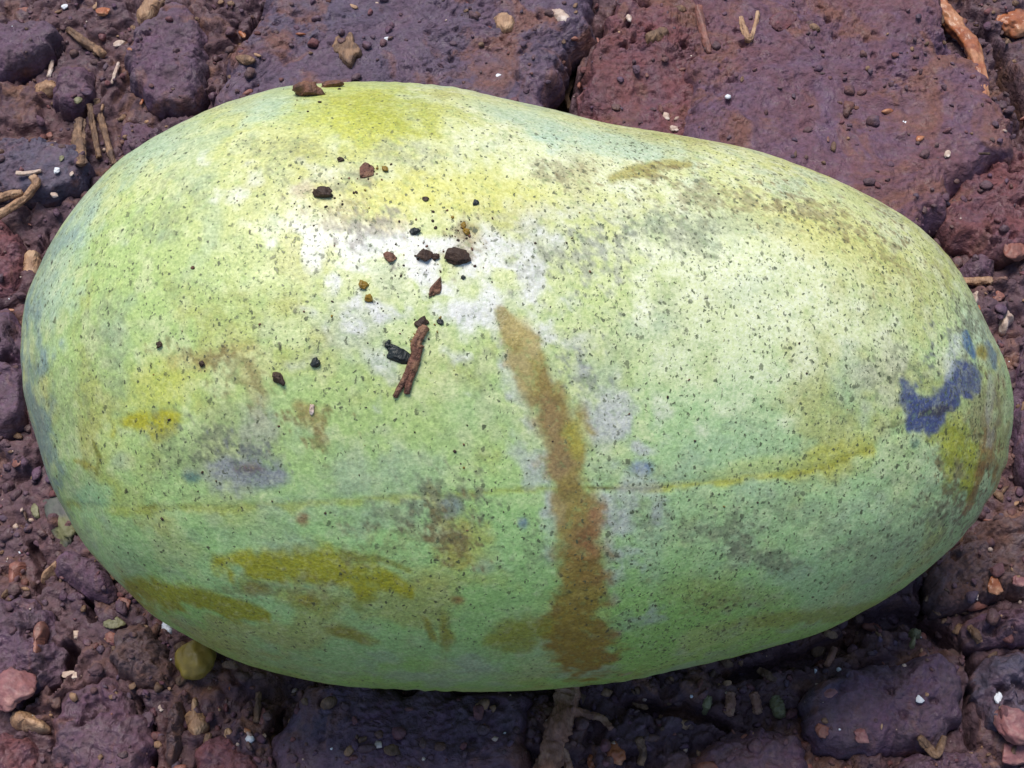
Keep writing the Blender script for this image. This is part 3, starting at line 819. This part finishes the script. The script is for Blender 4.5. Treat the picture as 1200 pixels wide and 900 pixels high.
# ------------------------------------------------------------------ builders for bits lying about
def ico(sub=2):
    bm = bmesh.new()
    bmesh.ops.create_icosphere(bm, subdivisions=sub, radius=1.0)
    V = np.array([v.co[:] for v in bm.verts]); F = np.array([[v.index for v in f.verts] for f in bm.faces])
    bm.free()
    return V, F
ICO = {s: ico(s) for s in (1, 2, 3, 4)}

def lump(sub, size, seed, bumpy=0.25, facet=0.0):
    V, F = ICO[sub]
    n = fbm(V[:, 0] * 1.3 + seed * 1.7, V[:, 1] * 1.3 - seed, V[:, 2] * 1.3 + seed * 0.3, seed, 3, 0.6)
    W = V * (1 + bumpy * n * 1.6)[:, None]
    if facet:
        r2 = np.random.default_rng(seed)
        for _ in range(7):
            d = r2.normal(size=3); d /= np.linalg.norm(d)
            t = W @ d
            lim = 0.55 + 0.3 * r2.random()
            W = W - np.outer(np.maximum(t - lim, 0) * facet, d)
    return W * np.asarray(size), F

def rotz(V, a):
    c, s = math.cos(a), math.sin(a)
    return np.stack([V[:, 0] * c - V[:, 1] * s, V[:, 0] * s + V[:, 1] * c, V[:, 2]], 1)

def pebble(name, px, py, rx, ry, ang, mat, label, cat, group=None, h=0.6, facet=0.8, bumpy=0.34, sub=4, seed=None, lift=0.12):
    """lump on the soil; rx, ry are half sizes in photograph pixels, ang in the picture"""
    seed = seed or int(px * 7 + py)
    p = at(px, py, 0.002)
    z = float(soil_top(np.array([p[0]]), np.array([p[1]]))[0])
    p = at(px, py, z + 0.4 * h * min(rx, ry) * PXM)
    a, b = rx * PXM, ry * PXM
    V, F = lump(sub, (1, 1, 1), seed, bumpy, facet)
    V = V * (1 + 0.05 * fbm(V[:, 0] * 5, V[:, 1] * 5, V[:, 2] * 5, seed, 3, 0.6) * (bumpy / 0.2))[:, None] * np.array([a, b * 1.08, h * min(a, b)])
    V = rotz(V, -math.radians(ang))
    loc = np.array([p[0], p[1], z])
    V = V + loc + np.array([0, 0, h * min(a, b) * lift])
    return tag(mesh_obj(name, V, F, M[mat], loc=loc), label, cat, group)

def chip(name, poly, h, mat, label, cat, group=None, edge=None, rough=0.13, seed=None, sink=0.0004):
    seed = seed or int(poly[0][0] * 3 + poly[0][1])
    cx = sum(p[0] for p in poly) / len(poly); cy = sum(p[1] for p in poly) / len(poly)
    p = at(cx, cy, 0.003)
    z = float(soil_top(np.array([p[0]]), np.array([p[1]]))[0])
    p = at(cx, cy, z)
    z = float(soil_top(np.array([p[0]]), np.array([p[1]]))[0])
    W = [at(x, y, z + h * 0.6)[:2] for x, y in poly]
    s = Slab(None, h, edge or h * 0.4, seed, rough, (0, 0), 0.22, z - sink, W, 1)
    V, F = s.mesh(110, 28, 0.0012)
    return tag(mesh_obj(name, V, F, M[mat], loc=(s.c[0], s.c[1], z)), label, cat, group)

def tube(pts, radii, seed, nseg=28, sub=14, rough=0.22, flat=1.0):
    """pts (n,3) smoothed into a knobbly fibrous round bar with closed ends"""
    pts = np.asarray(pts, float); radii = np.asarray(radii, float)
    n = len(pts)
    tt = np.linspace(0, n - 1, (n - 1) * sub + 1)
    def cr(P):
        k = np.clip(np.floor(tt).astype(int), 0, n - 2); t = (tt - k)
        g = lambda q: P[np.clip(q, 0, n - 1)]
        p0, p1, p2, p3 = g(k - 1), g(k), g(k + 1), g(k + 2)
        if P.ndim > 1: t = t[:, None]
        return 0.5 * (2 * p1 + (p2 - p0) * t + (2 * p0 - 5 * p1 + 4 * p2 - p3) * t ** 2 + (3 * p1 - p0 - 3 * p2 + p3) * t ** 3)
    c, r = cr(pts), np.interp(tt, np.arange(n), radii)
    d = np.gradient(c, axis=0); d /= np.linalg.norm(d, axis=1, keepdims=True)
    side = np.cross(d, [0, 0, 1.0]); side /= np.linalg.norm(side, axis=1, keepdims=True) + 1e-9
    up = np.cross(side, d)
    a = np.arange(nseg) / nseg * 2 * math.pi
    L = np.linspace(0, 1, len(c))
    rr = r[:, None] * (1 + rough * vnoise(np.cos(a)[None] * 2.2 + 0 * L[:, None], np.sin(a)[None] * 2.2 + 0 * L[:, None], L[:, None] * 5 + 0 * a[None], seed)
                       + rough * fbm(np.cos(a)[None] * 1.2 + 0 * L[:, None], np.sin(a)[None] * 1.2 + 0 * L[:, None], L[:, None] * 22 + 0 * a[None], seed + 4, 2)
                       + 0.34 * fbm(np.cos(a)[None] * 3.5 + 0 * L[:, None], np.sin(a)[None] * 3.5 + 0 * L[:, None], L[:, None] * 4 + 0 * a[None], seed + 14, 3))
    V = c[:, None] + side[:, None] * (rr * np.cos(a)[None])[..., None] + up[:, None] * (rr * np.sin(a)[None] * flat)[..., None]
    m = len(c)
    i = np.arange(m - 1)[:, None]; j = np.arange(nseg)[None]; j2 = (j + 1) % nseg
    q = np.stack([i * nseg + j, i * nseg + j2, (i + 1) * nseg + j2, (i + 1) * nseg + j], -1).reshape(-1, 4)
    jj = np.arange(nseg); e0, e1 = m * nseg, m * nseg + 1
    F = np.concatenate([q[:, [0, 1, 2]], q[:, [0, 2, 3]], np.stack([np.full(nseg, e0), (jj + 1) % nseg, jj], 1),
                        np.stack([np.full(nseg, e1), (m - 1) * nseg + jj, (m - 1) * nseg + (jj + 1) % nseg], 1)])
    V = np.concatenate([V.reshape(-1, 3), [c[0] - d[0] * r[0] * 0.4, c[-1] + d[-1] * r[-1] * 0.4]])
    return V, F

def join(parts):
    Vs, Fs, n = [], [], 0
    for V, F in parts:
        Vs.append(V); Fs.append(F + n); n += len(V)
    return np.concatenate(Vs), np.concatenate(Fs)

def soil_line(pts, lift=0.6):
    """photograph points with radii in pixels -> 3D points lying on the soil (level, so the bar bridges hollows)"""
    zs = []
    for x, y, r in pts:
        p = at(x, y, 0.002)
        zs.append(float(soil_top(np.array([p[0]]), np.array([p[1]]))[0]))
    z = np.array(zs); z = 0.5 * z + 0.5 * z.max()
    out = []
    for (x, y, r), zz in zip(pts, z):
        out.append(at(x, y, zz + r * PXM * lift))
    return np.array(out), np.array([r for _, _, r in pts]) * PXM

def stick(name, pts, mat, label, cat, group=None, extra=(), rough=0.18, flat=1.0, lift=0.6, parent=None):
    P3, R3 = soil_line(pts, lift)
    parts = [tube(P3, R3, int(pts[0][0] + pts[0][1]), rough=rough, flat=flat)]
    for e in extra:
        Q, RQ = soil_line(e, lift)
        parts.append(tube(Q, RQ, int(e[0][0]) + 5, rough=rough, flat=flat))
    V, F = join(parts)
    loc = P3.mean(0); loc[2] = P3[:, 2].min() - R3.mean() * 0.6
    return tag(mesh_obj(name, V, F, M[mat], loc=loc), label, cat, group)

# ------------------------------------------------------------------ chips, sticks, stones on the soil
WC = 'wood chips and splinters on the soil'
ST = 'small stones on the soil'
SK = 'sticks and roots on the soil'
# upper left corner
stick('twig', [(80,34,5),(96,47,7),(112,57,6),(120,64,7)], 'bark', 'short knobbly tan twig at the upper left between two grey clods', 'twig', SK, extra=[[(117,56,4),(112,64,4)]])
pebble('wood_chip', 139,50,10,5,-28,'pale','small pinkish pale chip beside the end of the knobbly twig','wood chip',WC)
stick('bark_strip', [(94,140,7),(93,165,9),(96,192,7)], 'bark', 'broad fibrous bark strip leaning on the upper left of the fruit', 'bark', SK, extra=[[(113,116,4),(118,140,4.5),(126,168,4),(134,192,4)],[(105,122,4),(109,150,4),(116,184,4)]], rough=0.3, flat=0.6)
stick('root', [(-14,258,7),(8,246,6),(30,231,5),(42,216,6),(38,207,5)], 'tan', 'bent tan root hooking upward at the left edge', 'root', SK, extra=[[(-10,236,5),(12,228,6),(26,226,4)]])
stick('splinter', [(19,203,3.2),(34,203,3),(48,200,2.4)], 'pale', 'short pale splinter lying flat on the blue grey slab', 'splinter', WC, rough=0.1)
chip('seed_husk', [(24,300),(32,288),(44,290),(46,304),(40,328),(28,334),(23,320)], .0016, 'tan', 'upright tan seed husk touching the left side of the fruit', 'husk', WC)
chip('wood_chip', [(36,100),(52,90),(66,94),(70,102),(52,108),(40,110)], .0016, 'tan', 'tan chip below the black crack at the upper left', 'wood chip', WC)
stick('splinter', [(61,70,2.5),(60,80,3.5),(57,90,3)], 'pale', 'tiny upright pale splinter above the tan chip at the upper left', 'splinter', WC)
pebble('clay_lump', 120,13,14,8,0,'orange','soft orange clay lump near the top left edge','clay lump',ST)
pebble('clay_lump', 30,12,11,7,0,'redbit','dull reddish clay lump at the top left corner','clay lump',ST)
chip('wood_chip', [(158,8),(170,-6),(190,-4),(182,10),(172,22),(160,22)], .0018, 'tan', 'tan wood chip at the top edge above the rounded grey clod', 'wood chip', WC)
stick('root', [(170,14,5),(186,6,5),(206,-8,6)], 'bark', 'orange brown root bit at the top edge over the rounded clod', 'root', SK)
pebble('stone', 76,7,6,5,-40,'white','tiny bright white stone at the top left','stone',ST,facet=0.7)
pebble('stone', 148,90,5,4,40,'white','tiny pale stone left of the rounded violet grey clod','stone',ST,facet=0.7)
stick('splinter', [(139,74,2.5),(135,86,3),(131,98,2)], 'pale', 'thin pale splinter hanging left of the rounded violet grey clod', 'splinter', WC)
pebble('stone', 91,117,6,6,0,'olive','small yellowish stone on the small grey clod','stone',ST)
pebble('stone', 66,199,5,4,-40,'white','tiny white stone at the right of the blue grey slab','stone',ST,facet=0.7)
pebble('stone', 84,203,3,4,0,'pale','tiny pale stone just right of the tiny white one','stone',ST)
pebble('stone', 72,185,3.5,5,0,'olive','tiny yellowish grain above the white stone on the slab','stone',ST)
pebble('stone', 58,158,6,5,30,'redbit','tiny pink stone on the upper rim of the blue grey slab','stone',ST)
pebble('stone', 63,228,7,4,30,'pale','tiny pale chip of stone right of the bent tan root','stone',ST)
# on the broad slab
chip('wood_chip', [(386,54),(396,38),(401,46),(412,32),(416,48),(426,58),(414,66),(410,76),(398,66)], .0007, 'bark', 'jagged brown wood chip on the left of the broad slab', 'wood chip', WC)
chip('wood_chip', [(578,14),(592,10),(604,18),(602,32),(590,34),(580,26)], .0012, 'tan', 'orange tan chip lying on the broad slab', 'wood chip', WC)
chip('wood_chip', [(642,8),(660,7),(672,20),(662,26),(650,18)], .0010, 'pale', 'pale pink flake at the right top of the broad slab', 'wood chip', WC)
pebble('stone', 512,24,8,5,0,'redbit','reddish stone on the middle of the broad slab','stone',ST)
pebble('stone', 441,4,5,4,0,'pale','pale stone at the top edge on the broad slab','stone',ST)
pebble('stone', 453,45,4.5,4,0,'white','tiny white stone left of centre on the broad slab','stone',ST,facet=0.7)
pebble('stone', 448,83,5,3,-30,'white','tiny white stone just above the fruit on the broad slab','stone',ST,facet=0.7)
pebble('stone', 584,88,4,3,0,'white','tiny white stone low on the right half of the broad slab','stone',ST,facet=0.7)
# gap and right mass
stick('splinter', [(668,128,4),(664,112,5),(672,92,4)], 'bark', 'grey brown splinter standing in the black gap behind the fruit', 'splinter', WC, lift=2.0)
chip('wood_chip', [(752,40),(766,32),(782,28),(788,36),(776,44),(760,48)], .0014, 'bark', 'tan brown chip on the reddish clod', 'wood chip', WC)
pebble('stone', 737,20,5,7,-20,'pale','pale stone near the top of the reddish clod','stone',ST)
pebble('stone', 746,80,6,7,0,'grey','small round grey stone on the reddish clod','stone',ST)
pebble('stone', 780,136,6,6,0,'pale','pale stone just above the fruit at the foot of the reddish clod','stone',ST)
pebble('stone', 790,150,7,6,0,'pale','pink pale stone touching the top edge of the fruit','stone',ST)
stick('bark_shred', [(868,20,3),(872,34,5),(878,46,5),(884,34,3),(888,14,3)], 'tan', 'V shaped tan bark shred on the large pitted slab', 'bark', WC)
pebble('clay_lump', 917,22,22,20,0,'red','dull red clay lump near the top of the large pitted slab','clay lump',ST,h=0.35)
stick('root', [(818,8,6),(822,28,6),(828,50,5),(831,62,3)], 'redbit', 'reddish root thread running down the left of the large pitted slab', 'root', SK, lift=0.2)
stick('root', [(1094,-12,8),(1104,12,12),(1120,32,12),(1136,54,11),(1146,84,9),(1154,116,7)], 'orange', 'wet orange brown root running down the right of the pitted slab', 'root', SK, rough=0.35, lift=0.1)
pebble('clay_lump', 1188,24,26,26,0,'orange','glossy orange clay lump in the top right corner','clay lump',ST,h=0.8)
pebble('clay_lump', 1188,294,20,16,0,'redbit','dull orange red lump at the right edge above the pale chips','clay lump',ST,h=0.5)
pebble('stone', 1129,55,4,4,0,'white','tiny white glinting stone on the wet orange root','stone',ST,facet=0.7)
pebble('stone', 977,203,3.5,4,0,'white','tiny white stone on the rim of the fruit at the large slab','stone',ST,facet=0.7)
pebble('stone', 1060,143,4,5,20,'white','tiny white stone in the middle of the large pitted slab','stone',ST,facet=0.7)
pebble('stone', 1110,180,4,6,20,'pale','pale stone at the lower right of the large pitted slab','stone',ST)
stick('splinter', [(1147,180,1.5),(1160,180,1.8)], 'crumb', 'thin dark splinter on the brownish red clod', 'splinter', WC)
# right edge
stick('wood_chip', [(1128,330,5),(1146,329,6),(1162,329,6)], 'tan', 'short tan stick chip touching the upper right of the fruit', 'wood chip', WC, rough=0.12, flat=0.7)
chip('wood_chip', [(1138,342),(1148,336),(1149,350),(1144,358)], .0012, 'pale', 'small pale chip under the short tan stick', 'wood chip', WC)
chip('stone', [(1168,364),(1176,356),(1186,362),(1192,370),(1184,376),(1182,388),(1176,386),(1172,376)], .0018, 'pale', 'jagged pale pink stone at the right edge', 'stone', ST, edge=.0006)
pebble('stone', 1170,346,8,7,0,'redbit','dull pink stone between the tan stick and the jagged pale stone','stone',ST)
pebble('stone', 1190,341,6,4,-30,'pale','tiny pale stone at the right edge above the jagged stone','stone',ST)
pebble('stone', 1163,372,6,4,-50,'pale','tiny pale splinter stone left of the jagged pink stone','stone',ST)
# left edge below
pebble('rind', 70,598,20,48,-24,'slime','wet grey green rind tucked under the left of the fruit','rind',None,h=0.6,facet=0.2)
chip('wood_chip', [(44,672),(50,664),(62,654),(74,650),(78,656),(70,666),(56,676),(46,680)], .0020, 'tan', 'long tan chip lying left of the lower fruit', 'wood chip', WC, edge=.0008)
chip('wood_chip', [(6,656),(22,652),(30,662),(22,676),(14,690),(6,684)], .0018, 'redbit', 'dull red chip at the left edge above the violet clod', 'wood chip', WC)
pebble('stone', 42,600,6,10,-20,'olive','small olive stone beside the wet rind','stone',ST)
pebble('stone', 22,540,9,8,0,'redbit','dull orange red stone at the left edge by the fruit','stone',ST)
chip('wood_chip', [(38,730),(48,724),(54,730),(48,756),(40,782),(32,778),(36,752)], .0016, 'redbit', 'upright red brown chip on the violet clod', 'wood chip', WC)
pebble('stone', 134,729,13,8,-20,'olive','tan olive pebble left of the brown clod','stone',ST)
pebble('stone', 132,748,10,8,0,'redbit','reddish pebble under the tan olive one','stone',ST)
pebble('stone', 88,744,10,5,-5,'pale','flat pale pebble between the violet and brown clods','stone',ST)
pebble('stone', 84,790,12,5,-5,'pale','flat pink pale pebble below the other flat pebble','stone',ST)
pebble('stone', 146,706,10,8,30,'redbit','dark red pebble against the lower left of the fruit','stone',ST)
chip('wood_chip', [(8,832),(24,828),(44,838),(56,850),(50,856),(20,852),(8,846)], .0020, 'tan', 'golden tan chip lying at the bottom left corner', 'wood chip', WC, edge=.0008)
pebble('stone', 10,806,28,22,0,'pink','pinkish stone at the left edge above the golden tan chip','stone',ST,h=0.5)
chip('flake', [(188,728),(196,726),(204,738),(198,743),(188,740)], .0008, 'white', 'bright white flake beside the yellow berry', 'flake', None, edge=.0003)
pebble('berry', 231,775,23,23,0,'yellow','round yellow green berry tucked under the lower left of the fruit','berry',None,h=0.9,facet=0.1,bumpy=0.16,lift=0.7)
chip('wood_chip', [(224,814),(230,812),(232,826),(240,834),(244,850),(236,858),(228,866),(220,858),(214,846),(213,834),(222,828)], .0020, 'tan', 'upright golden wood chip with a narrow tip at the bottom left', 'wood chip', WC, edge=.0007)
pebble('stone', 188,829,5,4,0,'pale','tiny pale stone left of the golden wood chip','stone',ST)
stick('splinter', [(303,812,3),(302,830,4),(300,846,4)], 'bark', 'upright brown splinter right of the golden wood chip', 'splinter', WC)
pebble('stone', 307,840,6,9,0,'pink','small pink stone beside the upright brown splinter','stone',ST)
pebble('stone', 306,864,6,7,0,'pale','pale pink stone below the small pink one','stone',ST)
pebble('stone', 173,842,8,9,0,'grey','round grey stone in the bottom left gravel','stone',ST)
# bottom, root and right
stick('root', [(668,800,13),(664,822,14),(655,848,14),(650,872,13),(642,906,14)], 'root', 'thick reddish brown root coming out from under the fruit at the bottom', 'root', SK, extra=[[(668,834,7),(690,838,4),(706,842,4),(716,854,3)],[(655,862,7),(638,888,6),(628,904,4)],[(652,862,7),(662,886,6),(668,904,4)]], rough=0.25)
pebble('stone', 722,885,11,11,0,'orange','bright orange red stone at the bottom right of the root','stone',ST,facet=0.3)
pebble('stone', 696,893,8,9,0,'orange','smaller orange stone between the root and the bright one','stone',ST,facet=0.3)
stick('splinter', [(748,866,5),(754,880,5),(750,896,4)], 'bark', 'dull tan splinter right of the orange stones', 'splinter', WC)
for q, (x0, y0, x1, y1, r, mt, lb) in enumerate([
    (856,812,854,838,6,'root','stubby brown splinter under the fruit, left one of the upright three'),
    (883,812,888,836,6,'root','stubby brown splinter under the fruit, middle one of the upright three'),
    (908,818,914,840,8,'olive','stubby olive splinter under the fruit, right one of the upright three'),
    (968,780,978,760,4,'root','slim slanting splinter in the deep shadow under the fruit'),
    (890,786,910,798,5,'bark','short brown splinter lying level just under the fruit'),
    (1136,735,1148,752,5,'bark','grey brown splinter at the right above the black crack'),
    (830,816,826,834,5,'olive','short olive splinter left of the upright brown ones')]):
    stick('splinter', [(x0, y0, r * 0.8), ((x0 + x1) / 2 + 1, (y0 + y1) / 2, r), (x1, y1, r * 0.8)], mt, lb, 'splinter', WC)
chip('wood_chip', [(1064,738),(1072,732),(1084,736),(1080,746),(1074,752),(1072,764),(1064,762),(1066,750)], .0018, 'olive', 'olive chip in the shadow right of the fruit bottom', 'wood chip', WC, edge=.0006)
pebble('stone', 973,812,9,6,0,'pink','small pink stone on the left of the squarish violet slab','stone',ST)
pebble('stone', 1078,820,5,4,0,'white','tiny white stone on the squarish violet slab','stone',ST,facet=0.6)
pebble('stone', 1171,819,5,7,0,'white','tiny white stone on the blue grey clod at the right','stone',ST,facet=0.6)
pebble('stone', 963,856,8,10,10,'redbit','dull red stone below the squarish violet slab','stone',ST)
pebble('stone', 1010,862,7,10,-30,'pink','slim pink stone below the squarish violet slab','stone',ST)
stick('splinter', [(1078,864,4),(1088,876,5),(1098,884,4),(1106,864,4)], 'bark', 'V shaped brown splinter at the bottom right', 'splinter', WC)
pebble('stone', 1190,850,26,20,20,'pink','bright pink stone at the bottom right edge','stone',ST,h=0.7,facet=0.4)
pebble('stone', 1190,884,20,14,0,'pink','duller pink stone at the bottom right corner','stone',ST,h=0.6)
pebble('clay_lump', 1166,684,9,11,0,'orange','orange clay lump on the brown grey clod at the right','clay lump',ST)
pebble('stone', 1142,698,5,5,0,'pale','tiny pale stone left of the orange clay lump','stone',ST)
pebble('stone', 1194,680,8,8,0,'pink','pink stone right of the orange clay lump','stone',ST)

# ------------------------------------------------------------------ crumbs that fell on the fruit
def on_fruit(px, py):
    d = (qx - px) ** 2 + (qy - py) ** 2 + np.where((N @ FWD) < 0, 0, 1e9)
    k = np.unravel_index(d.argmin(), d.shape)
    return P[k], N[k]
CR = 'crumbs of dirt lying on the fruit'
SF = S * 0.85                          # metres per photograph pixel on the face of the fruit
def crumb(name, px, py, rx, ry, ang, mat, label, cat='crumb', h=0.7, facet=0.5, seed=None, sub=4, group=CR):
    p, n = on_fruit(px, py)
    V, F = lump(sub, (rx * SF, ry * SF, h * min(rx, ry) * SF), seed or int(px + 3 * py), 0.46, min(1.0, facet + 0.4))
    V = V * (1 + 0.0 * V[:, :1])
    V = rotz(V, -math.radians(ang))
    z = n; x = RT - z * (RT @ z); x /= np.linalg.norm(x); y = np.cross(z, x)
    V = V @ np.stack([x, y, z]) + p + n * h * min(rx, ry) * SF * 0.45
    return tag(mesh_obj(name, V, F, M[mat], loc=p), label, cat, group)
crumb('soil_crumb',380,230,13,8,-8,'crumb','dark crumb on the fruit at the left of the white bloom')
crumb('bark_chip',430,201,9,13,12,'redbrown','squarish red brown bark chip on the upper fruit','bark chip',h=0.4,facet=0.9)
crumb('soil_crumb',398,188,4,4,0,'crumb','tiny dark crumb above left of the squarish bark chip')
crumb('soil_crumb',450,198,4,5,0,'amber','tiny brown crumb just right of the squarish bark chip')
crumb('bark_chip',362,113,20,12,4,'redbrown','large brown bark chip on the top edge of the fruit','bark chip',h=1.1,facet=0.8)
crumb('bark_chip',388,104,13,7,0,'redbrown','smaller bark chip right of the large one on the top edge','bark chip',h=0.9,facet=0.8)
crumb('soil_crumb',406,103,5,4,0,'black','tiny black crumb on the top edge right of the bark chips')
crumb('soil_crumb',536,299,18,10,-6,'crumb','largest dark crumb near the middle of the fruit')
crumb('soil_crumb',497,301,11,8,-10,'crumb','second largest dark crumb just left of the largest')
crumb('soil_crumb',456,304,8,6,10,'redbrown','red brown crumb left of the two largest crumbs')
crumb('soil_crumb',488,272,7,5,-20,'black','small black crumb above the two largest crumbs')
crumb('soil_crumb',509,300,4,5,0,'crumb','tiny crumb in the gap between the two largest')
crumb('bark_chip',509,339,6,13,32,'redbrown','slanting long brown bark bit below the largest crumb','bark chip',h=0.6)
crumb('soil_crumb',427,333,6,5,20,'amber','amber crumb on the fruit left of the slanting bark bit')
crumb('soil_crumb',432,350,5,5,0,'amber','lower amber crumb close under the first')
crumb('soil_crumb',492,381,8,6,-20,'crumb','dark crumb at the head of the forked twig')
crumb('soil_crumb',515,377,4,3.5,0,'black','tiny black crumb right of the head of the forked twig')
crumb('soil_crumb',454,402,4,4,0,'black','tiny dark crumb above the black leaf scrap')
crumb('leaf_scrap',466,418,15,10,18,'black','black green leaf scrap against the forked twig','leaf scrap',h=0.35,facet=0.9)
crumb('soil_crumb',328,441,6,8,-30,'crumb','dark seed shaped crumb on the left half of the fruit')
crumb('soil_crumb',369,428,6,6,0,'black','round dark crumb right of the seed shaped crumb')
crumb('soil_crumb',187,402,5,4,-20,'crumb','tiny dark crumb alone on the far left of the fruit')
crumb('soil_crumb',544,262,3,5,0,'amber','tiny brown crumb above the largest crumb')
crumb('soil_crumb',548,272,4,5,0,'amber','amber fleck between the largest crumb and the tiny one above')
crumb('soil_crumb',556,237,3.5,4,0,'black','tiny black crumb on the yellow upper fruit')
crumb('soil_crumb',497,233,4,3,0,'crumb','tiny dark crumb left on the yellow upper fruit')
crumb('soil_crumb',237,427,4.5,4,0,'crumb','tiny dark crumb above the yellow spot on the left')
crumb('soil_crumb',544,325,3,3,0,'black','tiny black crumb below the largest crumb')
crumb('soil_crumb',364,482,2.5,7,0,'pale','tiny pale upright husk on the brown smear at left','husk')

def fruit_line(pts):
    out, rad = [], []
    for x, y, r in pts:
        p, n = on_fruit(x, y)
        out.append(p + n * r * SF * 0.75); rad.append(r * SF)
    return np.array(out), np.array(rad)
pa = tube(*fruit_line([(498,384,4.5),(490,402,5.5),(484,420,4.5),(476,438,4),(464,464,2.6)]), 5, rough=0.22)
pb = tube(*fruit_line([(492,404,4),(487,424,4.5),(482,442,4),(477,461,2.6)]), 9, rough=0.22)
Vt, Ft = join([pa, pb])
pt, _ = on_fruit(484, 420)
tag(mesh_obj('forked_twig', Vt, Ft, M['redbrown'], loc=pt), 'brown forked twig lying on the face of the fruit', 'twig')

# ------------------------------------------------------------------ loose crumbs and grit nobody could count
def scatter(name, count, size, mats, weights, label, clod_keep, seed, sub=1, shape=(0.5, 0.5), facet=0.8):
    r = np.random.default_rng(seed)
    px = r.uniform(-60, 1260, count * 3); py = r.uniform(-60, 960, count * 3)
    pts = np.array([at(a, b, 0.002)[:2] for a, b in zip(px, py)])
    onclod = np.zeros(len(pts), bool)
    for s in slabs:
        t, _ = s.inside(pts[:, 0], pts[:, 1])
        onclod |= t < 0.97
    keep = (~onclod) | (r.random(len(pts)) < clod_keep)
    cl = fbm(pts[:, 0] * 60, pts[:, 1] * 60, None, seed, 3)
    keep &= r.random(len(pts)) < np.clip(0.55 + cl, 0.1, 1)
    pts = pts[keep][:count]
    z = soil_top(pts[:, 0], pts[:, 1])
    protos = [lump(sub, (1, 1, 1), 200 + q, 0.36, facet) for q in range(24)]
    Vs, Fs, mi, n = [], [], [], 0
    for q, (p, zz) in enumerate(zip(pts, z)):
        V, F = protos[q % 24]
        sc = size * math.exp(r.normal(0, 0.5))
        sc = min(sc, size * 2.6)
        W = rotz(V * np.array([1.0, r.uniform(shape[0], shape[0] + 0.5), r.uniform(shape[1], shape[1] + 0.3)]) * sc, r.uniform(0, 6.28)) + np.array([p[0], p[1], zz + sc * 0.25])
        Vs.append(W); Fs.append(F + n); n += len(V)
        mi.append(np.full(len(F), r.choice(len(mats), p=weights)))
    o = mesh_obj(name, np.concatenate(Vs), np.concatenate(Fs), [M[m] for m in mats])
    o.data.polygons.foreach_set('material_index', np.concatenate(mi).astype(np.int32))
    return tag(o, label, None, None, 'stuff')
scatter('soil_crumbs', 6000, 0.00050, ['humus', 'violet', 'grey', 'red', 'brown', 'bark'], [.22, .22, .18, .14, .17, .07], 'loose crumbs of damp soil among the clods', 0.40, 5, 2)
scatter('pale_grit', 480, 0.00032, ['pale', 'white', 'tan', 'redbit'], [.45, .2, .2, .15], 'fine pale grit sprinkled over the soil', 0.45, 9, 1)
scatter('wood_shreds', 560, 0.0008, ['tan', 'bark', 'redbit', 'orange'], [.12, .5, .3, .08], 'bits of rotted wood and bark mixed in the soil', 0.25, 15, 2, (0.25, 0.18), 1.0)

r_ = np.random.default_rng(77)
Vs, Fs, n_ = [], [], 0
for q in range(260):
    if q < 170:
        cx, cy, sg = [(540,285,26),(500,300,24),(470,300,60),(480,400,24),(390,225,30),(430,205,18),(545,265,14),(365,115,20)][q % 8]
        x_, y_ = r_.normal(cx, sg), r_.normal(cy, sg * 0.7)
    else:
        x_, y_ = r_.uniform(160, 1000), r_.uniform(180, 620)
    p, n = on_fruit(x_, y_)
    V, F = lump(1, (1, 1, 1), 300 + q % 16, 0.5, 0.7)
    sc = SF * min(3.0, 1.3 * math.exp(r_.normal(0, 0.45)))
    V = rotz(V * np.array([1, r_.uniform(.5, 1), .6]), r_.uniform(0, 6.28)) * sc
    x = RT - n * (RT @ n); x /= np.linalg.norm(x)
    Vs.append(V @ np.stack([x, np.cross(n, x), n]) + p + n * sc * 0.2); Fs.append(F + n_); n_ += len(V)
o = mesh_obj('dirt_specks', np.concatenate(Vs), np.concatenate(Fs), [M['crumb'], M['amber'], M['redbrown']])
o.data.polygons.foreach_set('material_index', np.repeat(r_.choice(3, 260, p=[.6, .15, .25]), len(Fs[0])).astype(np.int32))
tag(o, 'fine specks of dirt dusted over the fruit', None, None, 'stuff')
